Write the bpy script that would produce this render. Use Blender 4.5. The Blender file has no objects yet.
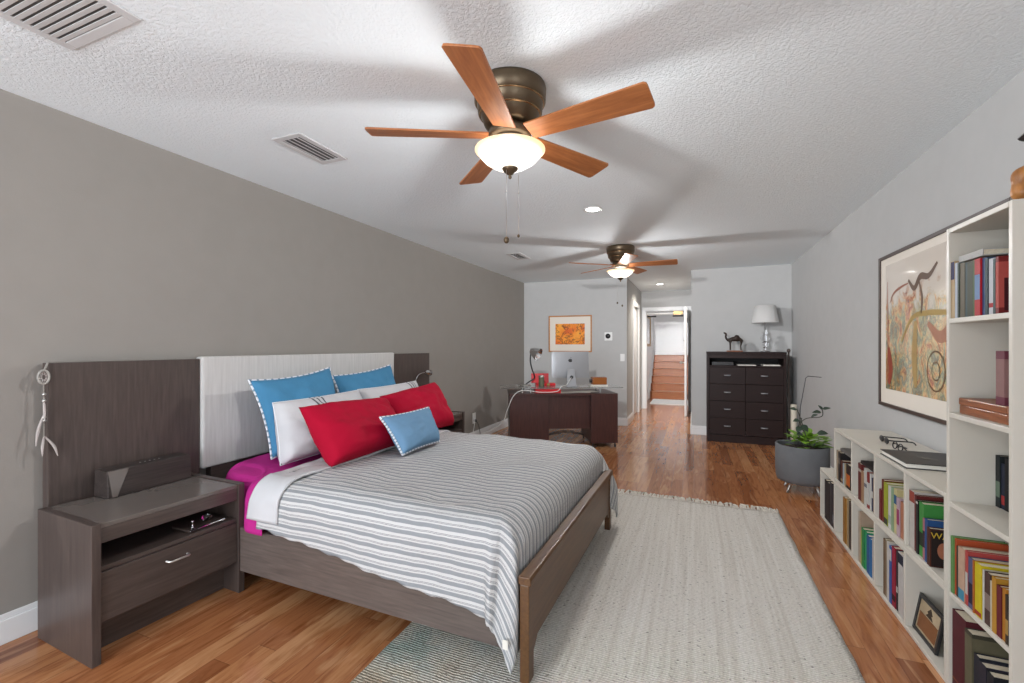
import bpy, bmesh, math, random
from mathutils import Vector, Matrix, noise
R = math.radians
random.seed(7)
SC = bpy.context.scene
COL = SC.collection

# ------------------------------------------------------------------ camera, world, light, exposure
CH = 2.44                      # ceiling height
cam_d = bpy.data.cameras.new('camera')
cam = bpy.data.objects.new('camera', cam_d)
COL.objects.link(cam)
cam.location = (0, 0, 1.31)
cam.rotation_euler = (R(90), 0, math.atan(182 / 447.0))
cam_d.sensor_width = 36.0
cam_d.lens = 36.0 * 447.0 / 1024.0
cam_d.shift_y = 4.5 / 1024.0
cam_d.clip_start = 0.02
SC.camera = cam

SC.view_settings.view_transform = 'Standard'
SC.view_settings.look = 'None'
SC.view_settings.gamma = 1.0
SC.view_settings.use_curve_mapping = False
SC.view_settings.exposure = 0.8

world = bpy.data.worlds.new('sky')
SC.world = world
world.use_nodes = True
wn = world.node_tree.nodes['Background']
wn.inputs[0].default_value = (0.78, 0.86, 1.0, 1)
wn.inputs[1].default_value = 1.2


def area_light(name, loc, rot, sx, sy, energy, color):
    d = bpy.data.lights.new(name, 'AREA')
    d.shape = 'RECTANGLE'
    d.size, d.size_y = sx, sy
    d.energy = energy
    d.color = color
    o = bpy.data.objects.new(name, d)
    COL.objects.link(o)
    o.location = loc
    o.rotation_euler = rot
    return o


# daylight through the patio door in the wall behind the camera, and through the side window there
area_light('patio_daylight', (-1.7, -2.22, 1.15), (R(90), 0, 0), 2.0, 2.0, 74, (0.88, 0.94, 1.0))
area_light('side_window_daylight', (1.42, -0.9, 1.45), (0, R(90), 0), 1.2, 1.4, 18, (0.9, 0.96, 1.0))
# daylight in the stair hall beyond the open door
area_light('stair_hall_daylight', (1.02, 11.6, 1.7), (0, R(90), 0), 1.6, 2.0, 13, (0.97, 0.98, 1.0))


# ------------------------------------------------------------------ material helpers
def C(r, g, b):
    f = lambda v: (v / 255 / 12.92) if v / 255 <= 0.04045 else ((v / 255 + 0.055) / 1.055) ** 2.4
    return (f(r), f(g), f(b), 1)


def new_mat(name):
    m = bpy.data.materials.new(name)
    m.use_nodes = True
    nt = m.node_tree
    return m, nt, nt.nodes['Principled BSDF']


def nd(nt, t, **kw):
    n = nt.nodes.new(t)
    for k, v in kw.items():
        setattr(n, k, v)
    return n


def lk(nt, a, b):
    nt.links.new(a, b)


def math_node(nt, op, a, b=None, c=None):
    n = nd(nt, 'ShaderNodeMath', operation=op)
    for i, v in enumerate((a, b, c)):
        if v is None:
            continue
        if isinstance(v, (int, float)):
            n.inputs[i].default_value = v
        else:
            lk(nt, v, n.inputs[i])
    return n.outputs[0]


def ramp(nt, fac, stops, interp='LINEAR'):
    r = nd(nt, 'ShaderNodeValToRGB')
    r.color_ramp.interpolation = interp
    e = r.color_ramp.elements
    while len(e) > 1:
        e.remove(e[-1])
    e[0].position, e[0].color = stops[0]
    for p, c in stops[1:]:
        x = e.new(p)
        x.color = c
    if fac is not None:
        lk(nt, fac, r.inputs[0])
    return r.outputs[0]


def mapped(nt, scale=(1, 1, 1), kind='Object'):
    tc = nd(nt, 'ShaderNodeTexCoord')
    mp = nd(nt, 'ShaderNodeMapping')
    mp.inputs['Scale'].default_value = scale
    lk(nt, tc.outputs[kind], mp.inputs[0])
    return mp.outputs[0]


def noise_tex(nt, vec, scale, detail=3, rough=0.5, dist=0.0):
    n = nd(nt, 'ShaderNodeTexNoise')
    n.inputs['Scale'].default_value = scale
    n.inputs['Detail'].default_value = detail
    n.inputs['Roughness'].default_value = rough
    n.inputs['Distortion'].default_value = dist
    lk(nt, vec, n.inputs['Vector'])
    return n.outputs['Fac']


def bump(nt, bsdf, h, strength=0.3, dist=0.01):
    b = nd(nt, 'ShaderNodeBump')
    b.inputs['Strength'].default_value = strength
    b.inputs['Distance'].default_value = dist
    lk(nt, h, b.inputs['Height'])
    lk(nt, b.outputs[0], bsdf.inputs['Normal'])


def plain(name, col, rough=0.5, metal=0.0, spec=0.5, vary=0.04, vscale=8.0, bumps=None):
    """a flat colour with a slight noise variation; bumps=(scale, strength, distance)"""
    m, nt, b = new_mat(name)
    v = mapped(nt)
    f = noise_tex(nt, v, vscale, 3)
    lo = tuple(c * (1 - vary) for c in col[:3]) + (1,)
    hi = tuple(min(1, c * (1 + vary)) for c in col[:3]) + (1,)
    lk(nt, ramp(nt, f, [(0.3, lo), (0.7, hi)]), b.inputs['Base Color'])
    b.inputs['Roughness'].default_value = rough
    b.inputs['Metallic'].default_value = metal
    b.inputs['Specular IOR Level'].default_value = spec
    if bumps:
        bump(nt, b, noise_tex(nt, v, bumps[0], 4), bumps[1], bumps[2])
    return m


def wood(name, dark, light, axis='Y', scale=5.0, rough=0.4, spec=0.5, stretch=14.0):
    m, nt, b = new_mat(name)
    s = {'X': (1, stretch, stretch), 'Y': (stretch, 1, stretch), 'Z': (stretch, stretch, 1)}[axis]
    v = mapped(nt, s)
    f = noise_tex(nt, v, scale, 6, 0.6, 0.4)
    lk(nt, ramp(nt, f, [(0.3, dark), (0.7, light)]), b.inputs['Base Color'])
    b.inputs['Roughness'].default_value = rough
    b.inputs['Specular IOR Level'].default_value = spec
    bump(nt, b, f, 0.08, 0.002)
    return m


def emissive(name, col, strength):
    m, nt, b = new_mat(name)
    b.inputs['Base Color'].default_value = col
    b.inputs['Emission Color'].default_value = col
    b.inputs['Emission Strength'].default_value = strength
    return m


def glassy(name, col, rough=0.02, ior=1.45):
    m, nt, b = new_mat(name)
    b.inputs['Base Color'].default_value = col
    b.inputs['Roughness'].default_value = rough
    b.inputs['IOR'].default_value = ior
    b.inputs['Transmission Weight'].default_value = 1.0
    return m


def floor_material():
    m, nt, b = new_mat('tigerwood_planks')
    tc = nd(nt, 'ShaderNodeTexCoord')
    sp = nd(nt, 'ShaderNodeSeparateXYZ')
    lk(nt, tc.outputs['Object'], sp.inputs[0])
    W, L = 0.098, 1.05
    xs = math_node(nt, 'DIVIDE', sp.outputs[0], W)
    row = math_node(nt, 'FLOOR', xs)
    w1 = nd(nt, 'ShaderNodeTexWhiteNoise', noise_dimensions='1D')
    lk(nt, row, w1.inputs['W'])
    off = math_node(nt, 'MULTIPLY', w1.outputs['Value'], 7.3)
    ys = math_node(nt, 'ADD', math_node(nt, 'DIVIDE', sp.outputs[1], L), off)
    col = math_node(nt, 'FLOOR', ys)
    cb = nd(nt, 'ShaderNodeCombineXYZ')
    lk(nt, row, cb.inputs[0]); lk(nt, col, cb.inputs[1])
    w2 = nd(nt, 'ShaderNodeTexWhiteNoise', noise_dimensions='2D')
    lk(nt, cb.outputs[0], w2.inputs['Vector'])
    idv = w2.outputs['Value']
    base = ramp(nt, idv, [(0.0, C(142, 88, 54)), (0.2, C(162, 106, 68)), (0.5, C(174, 118, 78)), (0.8, C(184, 130, 88)), (1.0, C(196, 146, 104))])
    # grain, shifted per plank
    cg = nd(nt, 'ShaderNodeCombineXYZ')
    lk(nt, math_node(nt, 'MULTIPLY', sp.outputs[0], 16), cg.inputs[0])
    lk(nt, math_node(nt, 'MULTIPLY', sp.outputs[1], 1.6), cg.inputs[1])
    lk(nt, math_node(nt, 'MULTIPLY', idv, 37), cg.inputs[2])
    g = noise_tex(nt, cg.outputs[0], 1.6, 6, 0.6, 1.6)
    gcol = ramp(nt, g, [(0.28, C(180, 150, 128)), (0.5, C(236, 228, 220)), (0.72, C(255, 255, 252))])
    cs = nd(nt, 'ShaderNodeCombineXYZ')
    lk(nt, math_node(nt, 'MULTIPLY', sp.outputs[0], 9), cs.inputs[0])
    lk(nt, math_node(nt, 'MULTIPLY', sp.outputs[1], 1.3), cs.inputs[1])
    lk(nt, math_node(nt, 'MULTIPLY', idv, 91), cs.inputs[2])
    sap = ramp(nt, noise_tex(nt, cs.outputs[0], 1.0, 3, 0.5, 2.2), [(0.56, (0, 0, 0, 1)), (0.66, (1, 1, 1, 1))])
    m0 = nd(nt, 'ShaderNodeMix', data_type='RGBA')
    lk(nt, math_node(nt, 'MULTIPLY', sap, 0.38), m0.inputs['Factor'])
    lk(nt, base, m0.inputs['A']); m0.inputs['B'].default_value = C(212, 168, 126)
    mx = nd(nt, 'ShaderNodeMix', data_type='RGBA', blend_type='MULTIPLY')
    mx.inputs['Factor'].default_value = 0.9
    lk(nt, m0.outputs['Result'], mx.inputs['A']); lk(nt, gcol, mx.inputs['B'])
    # grooves between planks
    fx = math_node(nt, 'FRACT', xs)
    fy = math_node(nt, 'FRACT', ys)
    ex = math_node(nt, 'ABSOLUTE', math_node(nt, 'SUBTRACT', fx, 0.5))
    ey = math_node(nt, 'ABSOLUTE', math_node(nt, 'SUBTRACT', fy, 0.5))
    gx = math_node(nt, 'GREATER_THAN', ex, 0.492)
    gy = math_node(nt, 'GREATER_THAN', ey, 0.4988)
    gr = math_node(nt, 'MAXIMUM', gx, gy)
    m2 = nd(nt, 'ShaderNodeMix', data_type='RGBA')
    lk(nt, math_node(nt, 'MULTIPLY', gr, 0.55), m2.inputs['Factor'])
    lk(nt, mx.outputs['Result'], m2.inputs['A'])
    m2.inputs['B'].default_value = C(60, 32, 18)
    lk(nt, m2.outputs['Result'], b.inputs['Base Color'])
    b.inputs['Roughness'].default_value = 0.16
    b.inputs['Specular IOR Level'].default_value = 0.5
    b.inputs['Coat Weight'].default_value = 0.0
    b.inputs['Coat Roughness'].default_value = 0.1
    hh = math_node(nt, 'SUBTRACT', math_node(nt, 'MULTIPLY', noise_tex(nt, tc.outputs['Object'], 9, 2), 0.25), gr)
    bump(nt, b, hh, 0.05, 0.002)
    return m


def ceiling_material():
    m, nt, b = new_mat('knockdown_ceiling_paint')
    v = mapped(nt)
    f1 = noise_tex(nt, v, 66, 3, 0.55, 0.6)
    f2 = noise_tex(nt, v, 13, 2, 0.5)
    h = math_node(nt, 'ADD', ramp(nt, f1, [(0.40, (0, 0, 0, 1)), (0.58, (1, 1, 1, 1))]), math_node(nt, 'MULTIPLY', f2, 0.5))
    b.inputs['Base Color'].default_value = C(230, 237, 240)
    b.inputs['Roughness'].default_value = 0.9
    bump(nt, b, h, 0.42, 0.005)
    return m


def rug_material():
    m, nt, b = new_mat('woven_wool_rug')
    tc = nd(nt, 'ShaderNodeTexCoord')
    sp = nd(nt, 'ShaderNodeSeparateXYZ')
    lk(nt, tc.outputs['Object'], sp.inputs[0])
    # rows across, wobbling
    wob = noise_tex(nt, mapped(nt, (9, 3, 1)), 1.0, 3)
    y = math_node(nt, 'ADD', sp.outputs[1], math_node(nt, 'MULTIPLY', wob, 0.014))
    rows = math_node(nt, 'SINE', math_node(nt, 'MULTIPLY', y, 2 * math.pi / 0.0125))
    knots = noise_tex(nt, mapped(nt, (85, 66, 1)), 1.0, 2)
    rows01 = math_node(nt, 'MULTIPLY_ADD', rows, 0.5, 0.5)
    h = math_node(nt, 'MULTIPLY', rows01, ramp(nt, knots, [(0.32, (0.1, 0.1, 0.1, 1)), (0.62, (1, 1, 1, 1))]))
    streak = noise_tex(nt, mapped(nt, (42, 0.9, 1)), 1.0, 3)
    c1 = ramp(nt, streak, [(0.30, C(218, 211, 202)), (0.5, C(230, 225, 217)), (0.7, C(238, 234, 228))])
    big = noise_tex(nt, mapped(nt, (5.5, 5.5, 1)), 1.0, 3)
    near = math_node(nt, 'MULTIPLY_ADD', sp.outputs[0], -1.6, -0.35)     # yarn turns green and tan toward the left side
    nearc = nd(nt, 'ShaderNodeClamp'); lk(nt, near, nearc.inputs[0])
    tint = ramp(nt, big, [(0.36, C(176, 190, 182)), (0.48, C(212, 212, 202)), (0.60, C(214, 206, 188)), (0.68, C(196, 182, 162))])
    mx = nd(nt, 'ShaderNodeMix', data_type='RGBA')
    lk(nt, nearc.outputs[0], mx.inputs['Factor']); lk(nt, c1, mx.inputs['A']); lk(nt, tint, mx.inputs['B'])
    fleck = noise_tex(nt, mapped(nt, (45, 80, 1)), 1.0, 2)
    fl = ramp(nt, fleck, [(0.63, (0, 0, 0, 1)), (0.72, (1, 1, 1, 1))])
    m2 = nd(nt, 'ShaderNodeMix', data_type='RGBA')
    lk(nt, math_node(nt, 'MULTIPLY', fl, 0.8), m2.inputs['Factor'])
    lk(nt, mx.outputs['Result'], m2.inputs['A']); m2.inputs['B'].default_value = C(112, 103, 94)
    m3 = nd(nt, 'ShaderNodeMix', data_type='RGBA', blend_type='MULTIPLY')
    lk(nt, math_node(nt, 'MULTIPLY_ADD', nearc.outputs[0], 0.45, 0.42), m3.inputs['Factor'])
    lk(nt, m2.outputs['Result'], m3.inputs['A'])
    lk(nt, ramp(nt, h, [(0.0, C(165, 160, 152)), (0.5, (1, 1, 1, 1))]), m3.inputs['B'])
    lk(nt, m3.outputs['Result'], b.inputs['Base Color'])
    b.inputs['Roughness'].default_value = 0.95
    b.inputs['Specular IOR Level'].default_value = 0.1
    bump(nt, b, h, 1.0, 0.008)
    return m


def comforter_material():
    m, nt, b = new_mat('striped_seersucker')
    tc = nd(nt, 'ShaderNodeTexCoord')
    sp = nd(nt, 'ShaderNodeSeparateXYZ')
    lk(nt, tc.outputs['UV'], sp.inputs[0])
    wob = noise_tex(nt, mapped(nt, (7, 7, 7), 'UV'), 1.0, 2)
    t = math_node(nt, 'ADD', sp.outputs[1], math_node(nt, 'MULTIPLY', wob, 0.012))
    f = math_node(nt, 'FRACT', math_node(nt, 'DIVIDE', t, 0.043))
    WH, GR, DK = C(205, 204, 203), C(146, 149, 152), C(112, 114, 118)
    c = ramp(nt, f, [(0.0, WH), (0.10, GR), (0.50, WH), (0.66, DK), (0.70, WH), (0.765, DK), (0.805, WH)], 'CONSTANT')
    lk(nt, c, b.inputs['Base Color'])
    b.inputs['Roughness'].default_value = 0.9
    b.inputs['Specular IOR Level'].default_value = 0.15
    pk = noise_tex(nt, mapped(nt, (70, 22, 1), 'UV'), 1.0, 3)
    bg = noise_tex(nt, mapped(nt, (9, 9, 1), 'UV'), 1.0, 3)
    bump(nt, b, math_node(nt, 'ADD', math_node(nt, 'MULTIPLY', pk, 0.5), bg), 0.6, 0.015)
    return m


def fabric(name, col, rough=0.85, sc=6.0, st=0.35, sheen=0.0, weave=True):
    m, nt, b = new_mat(name)
    v = mapped(nt)
    f = noise_tex(nt, v, sc, 4, 0.55, 0.4)
    lo = tuple(c * 0.93 for c in col[:3]) + (1,)
    lk(nt, ramp(nt, f, [(0.3, lo), (0.7, col)]), b.inputs['Base Color'])
    b.inputs['Roughness'].default_value = rough
    b.inputs['Specular IOR Level'].default_value = 0.2
    b.inputs['Sheen Weight'].default_value = sheen
    bump(nt, b, f, st, 0.02)
    return m


def headboard_fabric():
    m, nt, b = new_mat('headboard_linen')
    f = noise_tex(nt, mapped(nt, (60, 60, 3.5)), 1.0, 5, 0.6)
    lk(nt, ramp(nt, f, [(0.3, C(184, 182, 179)), (0.7, C(200, 198, 195))]), b.inputs['Base Color'])
    b.inputs['Roughness'].default_value = 0.85
    bump(nt, b, f, 0.3, 0.004)
    return m


def artwork_orange():
    m, nt, b = new_mat('orange_print')
    v = mapped(nt, (9, 1, 9))
    f = noise_tex(nt, v, 1.0, 4, 0.6, 1.6)
    g = noise_tex(nt, mapped(nt, (4, 1, 4)), 1.0, 2)
    c1 = ramp(nt, g, [(0.35, C(214, 96, 30)), (0.5, C(236, 140, 34)), (0.65, C(240, 168, 62))])
    mx = nd(nt, 'ShaderNodeMix', data_type='RGBA')
    band = ramp(nt, f, [(0.40, (0, 0, 0, 1)), (0.43, (1, 1, 1, 1)), (0.46, (1, 1, 1, 1)), (0.49, (0, 0, 0, 1))])
    lk(nt, math_node(nt, 'MULTIPLY', band, 0.8), mx.inputs['Factor'])
    lk(nt, c1, mx.inputs['A']); mx.inputs['B'].default_value = C(92, 48, 28)
    lk(nt, mx.outputs['Result'], b.inputs['Base Color'])
    b.inputs['Roughness'].default_value = 0.6
    return m


def artwork_large():
    m, nt, b = new_mat('abstract_watercolour')
    tc = nd(nt, 'ShaderNodeTexCoord')
    sp = nd(nt, 'ShaderNodeSeparateXYZ')
    lk(nt, tc.outputs['Generated'], sp.inputs[0])
    n1 = noise_tex(nt, mapped(nt, (1, 9, 6)), 1.0, 5, 0.6, 1.0)
    n2 = noise_tex(nt, mapped(nt, (1, 12, 10)), 1.0, 4, 0.6, 1.5)
    c = ramp(nt, n1, [(0.30, C(142, 76, 60)), (0.38, C(196, 128, 84)), (0.45, C(216, 176, 120)),
                      (0.52, C(170, 168, 128)), (0.58, C(120, 130, 112)), (0.66, C(206, 160, 92)), (0.74, C(150, 88, 56))])
    dk = ramp(nt, n2, [(0.42, (0, 0, 0, 1)), (0.47, (1, 1, 1, 1)), (0.50, (1, 1, 1, 1)), (0.55, (0, 0, 0, 1))])
    mx = nd(nt, 'ShaderNodeMix', data_type='RGBA')
    lk(nt, math_node(nt, 'MULTIPLY', dk, 0.45), mx.inputs['Factor'])
    lk(nt, c, mx.inputs['A']); mx.inputs['B'].default_value = C(96, 70, 54)
    # paint sits in the lower part of the sheet, bare paper above
    h = math_node(nt, 'ADD', sp.outputs[2], math_node(nt, 'MULTIPLY', math_node(nt, 'SUBTRACT', n1, 0.5), 0.7))
    paper = ramp(nt, h, [(0.60, (0, 0, 0, 1)), (0.74, (1, 1, 1, 1))])
    m2 = nd(nt, 'ShaderNodeMix', data_type='RGBA')
    lk(nt, paper, m2.inputs['Factor'])
    lk(nt, mx.outputs['Result'], m2.inputs['A']); m2.inputs['B'].default_value = C(216, 206, 194)
    lk(nt, m2.outputs['Result'], b.inputs['Base Color'])
    b.inputs['Roughness'].default_value = 0.12
    b.inputs['Coat Weight'].default_value = 0.6
    b.inputs['Coat Roughness'].default_value = 0.03
    return m


M = {
    'floor': floor_material(), 'ceiling': ceiling_material(), 'rug': rug_material(), 'comforter': comforter_material(),
    'wall_taupe': plain('taupe_wall_paint', C(139, 134, 128), 0.85, bumps=(160, 0.12, 0.002), vary=0.02),
    'wall_grey': plain('pale_grey_wall_paint', C(178, 178, 177), 0.8, bumps=(160, 0.12, 0.002), vary=0.02),
    'white_paint': plain('white_trim_paint', C(222, 222, 222), 0.45, vary=0.01),
    'shelf_white': plain('cream_white_laminate', C(196, 191, 180), 0.45, vary=0.02, vscale=3),
    'espresso': wood('espresso_oak', C(64, 54, 50), C(84, 73, 68), 'Y', 5, 0.38),
    'espresso_v': wood('espresso_oak_upright', C(62, 52, 49), C(80, 69, 64), 'Z', 5, 0.38),
    'bedwood': wood('bed_rail_oak', C(84, 74, 69), C(108, 96, 90), 'X', 5, 0.4),
    'footwood': wood('footboard_oak', C(78, 50, 26), C(102, 70, 38), 'Y', 4, 0.38),
    'glossdark': plain('polished_dark_top', C(104, 96, 91), 0.16, vary=0.03),
    'chestwood': wood('wenge_chest', C(30, 18, 17), C(41, 26, 24), 'X', 5, 0.45, 0.25),
    'deskwood': wood('mahogany_desk', C(58, 34, 32), C(80, 48, 44), 'Z', 5, 0.35),
    'blackvoid': plain('dark_niche', C(30, 27, 27), 0.6),
    'linen': headboard_fabric(),
    'blue': fabric('blue_cotton', C(74, 134, 172), st=0.5),
    'bluegrey': fabric('grey_blue_cotton', C(112, 150, 182), st=0.4),
    'red': fabric('raspberry_cotton', C(172, 5, 44), st=0.4),
    'magenta': fabric('magenta_sheet_cotton', C(190, 44, 136), st=0.5),
    'whitecot': fabric('white_cotton', C(204, 204, 206), st=0.45),
    'whitetrim': plain('white_piping', C(228, 230, 234), 0.8),
    'bronze': plain('brushed_bronze', C(104, 90, 72), 0.38, 0.75, vary=0.05),
    'bronze_highlight': plain('painted_highlight_bronze', C(170, 140, 104), 0.25, 0.9),  # brighter bronze, a highlight put into the colour of the fan rings
    'chrome': plain('chrome', C(208, 208, 210), 0.16, 1.0, vary=0.01),
    'steel': plain('satin_nickel', C(190, 188, 184), 0.3, 0.9, vary=0.02),
    'darkmetal': plain('dark_steel', C(70, 70, 72), 0.35, 0.8),
    'black': plain('black_satin', C(28, 28, 30), 0.4),
    'bladewood': wood('cherry_fan_blade', C(146, 84, 44), C(190, 122, 70), 'X', 4, 0.4, stretch=10),
    'aluminium': plain('anodised_aluminium', C(158, 160, 164), 0.35, 0.5, vary=0.01),
    'glass': glassy('clear_glass', (0.96, 0.99, 0.98, 1)),
    'crystal': glassy('lamp_crystal', (0.98, 0.98, 1, 1), 0.03, 1.5),
    'windowglass': glassy('window_glass', (1, 1, 1, 1), 0.0, 1.02),
    'shade': plain('white_lamp_shade', C(206, 205, 203), 0.9, vary=0.02, bumps=(300, 0.1, 0.001)),
    'redplastic': plain('red_plastic', C(206, 22, 34), 0.35),
    'paper': plain('paper', C(226, 222, 212), 0.8),
    'pages': plain('page_edges', C(204, 194, 172), 0.9, vary=0.1, vscale=200),
    'goldwood': wood('honey_wood', C(150, 96, 50), C(196, 140, 84), 'X', 6, 0.4),
    'cigarwood': wood('cedar_box', C(104, 56, 30), C(150, 88, 48), 'Y', 6, 0.4),
    'sculptwood': wood('carved_driftwood', C(112, 68, 30), C(190, 128, 66), 'Z', 9, 0.45, stretch=3),
    'stone': plain('grey_stoneware', C(98, 100, 103), 0.75, bumps=(60, 0.15, 0.003), vary=0.1),
    'soil': plain('potting_soil', C(52, 40, 32), 0.95, bumps=(60, 0.8, 0.02)),
    'leaf': plain('bright_leaf', C(116, 158, 42), 0.45, vary=0.35, vscale=20),
    'leafdark': plain('dark_leaf', C(46, 62, 48), 0.45, vary=0.2, vscale=20),
    'stem': plain('dark_stem', C(58, 60, 48), 0.6),
    'stairwood': wood('red_oak_stair', C(140, 76, 34), C(172, 104, 54), 'X', 4, 0.3),
    'gold': plain('gilt_frame', C(176, 142, 92), 0.4, 0.4),
    'vent': plain('vent_enamel', C(200, 200, 200), 0.5),
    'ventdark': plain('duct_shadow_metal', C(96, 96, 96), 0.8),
    'frame_brown': plain('dark_walnut_frame', C(66, 52, 46), 0.4),
    'mat_cream': plain('cream_mat_board', C(222, 214, 202), 0.7, vary=0.01),
    'art_orange': artwork_orange(), 'art_large': artwork_large(),
    'plastic_white': plain('white_plastic', C(224, 224, 222), 0.4, vary=0.01),
    'cable': plain('white_cable', C(212, 212, 210), 0.5),
    'feather': plain('pale_feather', C(170, 162, 158), 0.9),
    'jute': plain('grey_braid', C(150, 146, 140), 0.9, bumps=(200, 0.5, 0.003)),
    'greentape': plain('olive_case', C(92, 92, 70), 0.6),
    'amberglass': plain('amber_case', C(150, 88, 40), 0.25),
    'cream_tube': plain('cream_tube', C(196, 188, 172), 0.6),
}
_pl = {}


def paint(rgb, rough=0.5):
    k = (tuple(rgb), rough)
    if k not in _pl:
        _pl[k] = plain('cover_%d_%d_%d' % tuple(rgb), C(*[v * 0.80 for v in rgb]), rough + 0.15, 0.0, 0.25, vary=0.08, vscale=30)
    return _pl[k]


# ------------------------------------------------------------------ mesh helpers
WM = {}     # world matrices of parents


class MB:
    def __init__(self):
        self.v, self.f, self.m, self.s, self.uv = [], [], [], [], None

    def add(self, vs, fs, mi=0, sm=False):
        k = len(self.v)
        self.v += [Vector(p) for p in vs]
        for f in fs:
            self.f.append([k + i for i in f]); self.m.append(mi); self.s.append(sm)
        return self

    def box(self, x0, x1, y0, y1, z0, z1, mi=0, T=None):
        vs = [Vector((x, y, z)) for z in (z0, z1) for y in (y0, y1) for x in (x0, x1)]
        if T: vs = [T @ v for v in vs]
        return self.add(vs, [(0, 2, 3, 1), (4, 5, 7, 6), (0, 1, 5, 4), (2, 6, 7, 3), (0, 4, 6, 2), (1, 3, 7, 5)], mi)

    def prism(self, poly, z0, z1, T=None, mi=0, sm=False):
        n = len(poly)
        vs = [Vector((x, y, z0)) for x, y in poly] + [Vector((x, y, z1)) for x, y in poly]
        if T: vs = [T @ v for v in vs]
        fs = [tuple(reversed(range(n))), tuple(range(n, 2 * n))] + [(i, (i + 1) % n, n + (i + 1) % n, n + i) for i in range(n)]
        return self.add(vs, fs, mi, sm)

    def lathe(self, prof, n=32, T=None, mi=0, sm=True, caps=True):
        vs, fs = [], []
        for r, z in prof:
            for k in range(n):
                a = 2 * math.pi * k / n
                vs.append(Vector((r * math.cos(a), r * math.sin(a), z)))
        if T: vs = [T @ v for v in vs]
        for i in range(len(prof) - 1):
            for k in range(n):
                k2 = (k + 1) % n
                fs.append((i * n + k, i * n + k2, (i + 1) * n + k2, (i + 1) * n + k))
        self.add(vs, fs, mi, sm)
        if caps:
            b = len(self.v) - len(vs)
            if prof[0][0] > 1e-4:
                self.f.append([b + k for k in reversed(range(n))]); self.m.append(mi); self.s.append(False)
            if prof[-1][0] > 1e-4:
                e = b + (len(prof) - 1) * n
                self.f.append([e + k for k in range(n)]); self.m.append(mi); self.s.append(False)
        return self

    def tube(self, pts, rad, n=8, mi=0, closed=False):
        pts = [Vector(p) for p in pts]
        N = len(pts)
        rr = rad if isinstance(rad, (list, tuple)) else [rad] * N
        up = Vector((0, 0, 1))
        vs, fs = [], []
        prev = None
        for i, p in enumerate(pts):
            if closed:
                t = (pts[(i + 1) % N] - pts[i - 1])
            else:
                t = (pts[min(i + 1, N - 1)] - pts[max(i - 1, 0)])
            t.normalize()
            if prev is None:
                a = t.cross(up)
                if a.length < 1e-3: a = t.cross(Vector((1, 0, 0)))
            else:
                a = prev - t * prev.dot(t)
                if a.length < 1e-5: a = t.cross(up)
            a.normalize(); prev = a
            b = t.cross(a)
            for k in range(n):
                q = 2 * math.pi * k / n
                vs.append(p + (a * math.cos(q) + b * math.sin(q)) * rr[i])
        for i in range(N if closed else N - 1):
            j = (i + 1) % N
            for k in range(n):
                k2 = (k + 1) % n
                fs.append((i * n + k, j * n + k, j * n + k2, i * n + k2))
        if not closed:
            fs.append(tuple(reversed(range(n)))); fs.append(tuple(range((N - 1) * n, N * n)))
        fs = [tuple(reversed(f)) for f in fs]
        return self.add(vs, fs, mi, True)

    def ball(self, c, r, n=12, mi=0, sc=(1, 1, 1)):
        prof = [(r * math.sin(math.pi * i / n), -r * math.cos(math.pi * i / n)) for i in range(n + 1)]
        prof[0] = (1e-5, -r); prof[-1] = (1e-5, r)
        T = Matrix.Translation(c) @ Matrix.Diagonal((sc[0], sc[1], sc[2], 1))
        return self.lathe(prof, 2 * n, T, mi, True, False)

    def grid(self, fn, nu, nv, mi=0, uvfn=None, flip=False):
        k = len(self.v)
        uvs = []
        for i in range(nu + 1):
            for j in range(nv + 1):
                self.v.append(Vector(fn(i / nu, j / nv)))
                if uvfn: uvs.append(uvfn(i / nu, j / nv))
        for i in range(nu):
            for j in range(nv):
                a = k + i * (nv + 1) + j
                f = [a, a + nv + 1, a + nv + 2, a + 1]
                if flip: f.reverse()
                self.f.append(f); self.m.append(mi); self.s.append(True)
        if uvfn:
            self.uv = self.uv or {}
            for q, c in enumerate(uvs): self.uv[k + q] = c
        return self

    def build(self, name, mats, parent=None, bevel=0.0, segs=2, solid=0.0, subsurf=0):
        mats = mats if isinstance(mats, (list, tuple)) else [mats]
        vs = self.v
        if parent is not None:
            inv = WM[parent.name].inverted()
            o_m = Matrix.Identity(4)
            vs = [inv @ p for p in vs]
        else:
            lo = [min(p[i] for p in vs) for i in range(3)]; hi = [max(p[i] for p in vs) for i in range(3)]
            org = Vector(((lo[0] + hi[0]) / 2, (lo[1] + hi[1]) / 2, lo[2]))
            if name in ('floor', 'ceiling'): org = Vector((0, 0, 0))
            vs = [p - org for p in vs]
            o_m = Matrix.Translation(org)
        me = bpy.data.meshes.new(name)
        me.from_pydata([tuple(p) for p in vs], [], self.f)
        for m in mats: me.materials.append(m)
        for p, mi, s in zip(me.polygons, self.m, self.s):
            p.material_index = mi; p.use_smooth = s
        if self.uv:
            ul = me.uv_layers.new(name='UVMap')
            for lp in me.loops:
                ul.data[lp.index].uv = self.uv.get(lp.vertex_index, (0, 0))
        me.update()
        o = bpy.data.objects.new(name, me)
        COL.objects.link(o)
        if parent is not None:
            o.parent = parent
            WM[o.name] = WM[parent.name].copy()
        else:
            o.matrix_world = o_m
            WM[o.name] = o_m
        if bevel:
            b = o.modifiers.new('bevel', 'BEVEL'); b.width = bevel; b.segments = segs; b.limit_method = 'ANGLE'; b.angle_limit = R(40)
            b.harden_normals = False
        if solid:
            s = o.modifiers.new('solid', 'SOLIDIFY'); s.thickness = solid; s.offset = -1
        if subsurf:
            s = o.modifiers.new('sub', 'SUBSURF'); s.levels = subsurf; s.render_levels = subsurf
        return o


def B(x0, x1, y0, y1, z0, z1): return MB().box(x0, x1, y0, y1, z0, z1)


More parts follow.
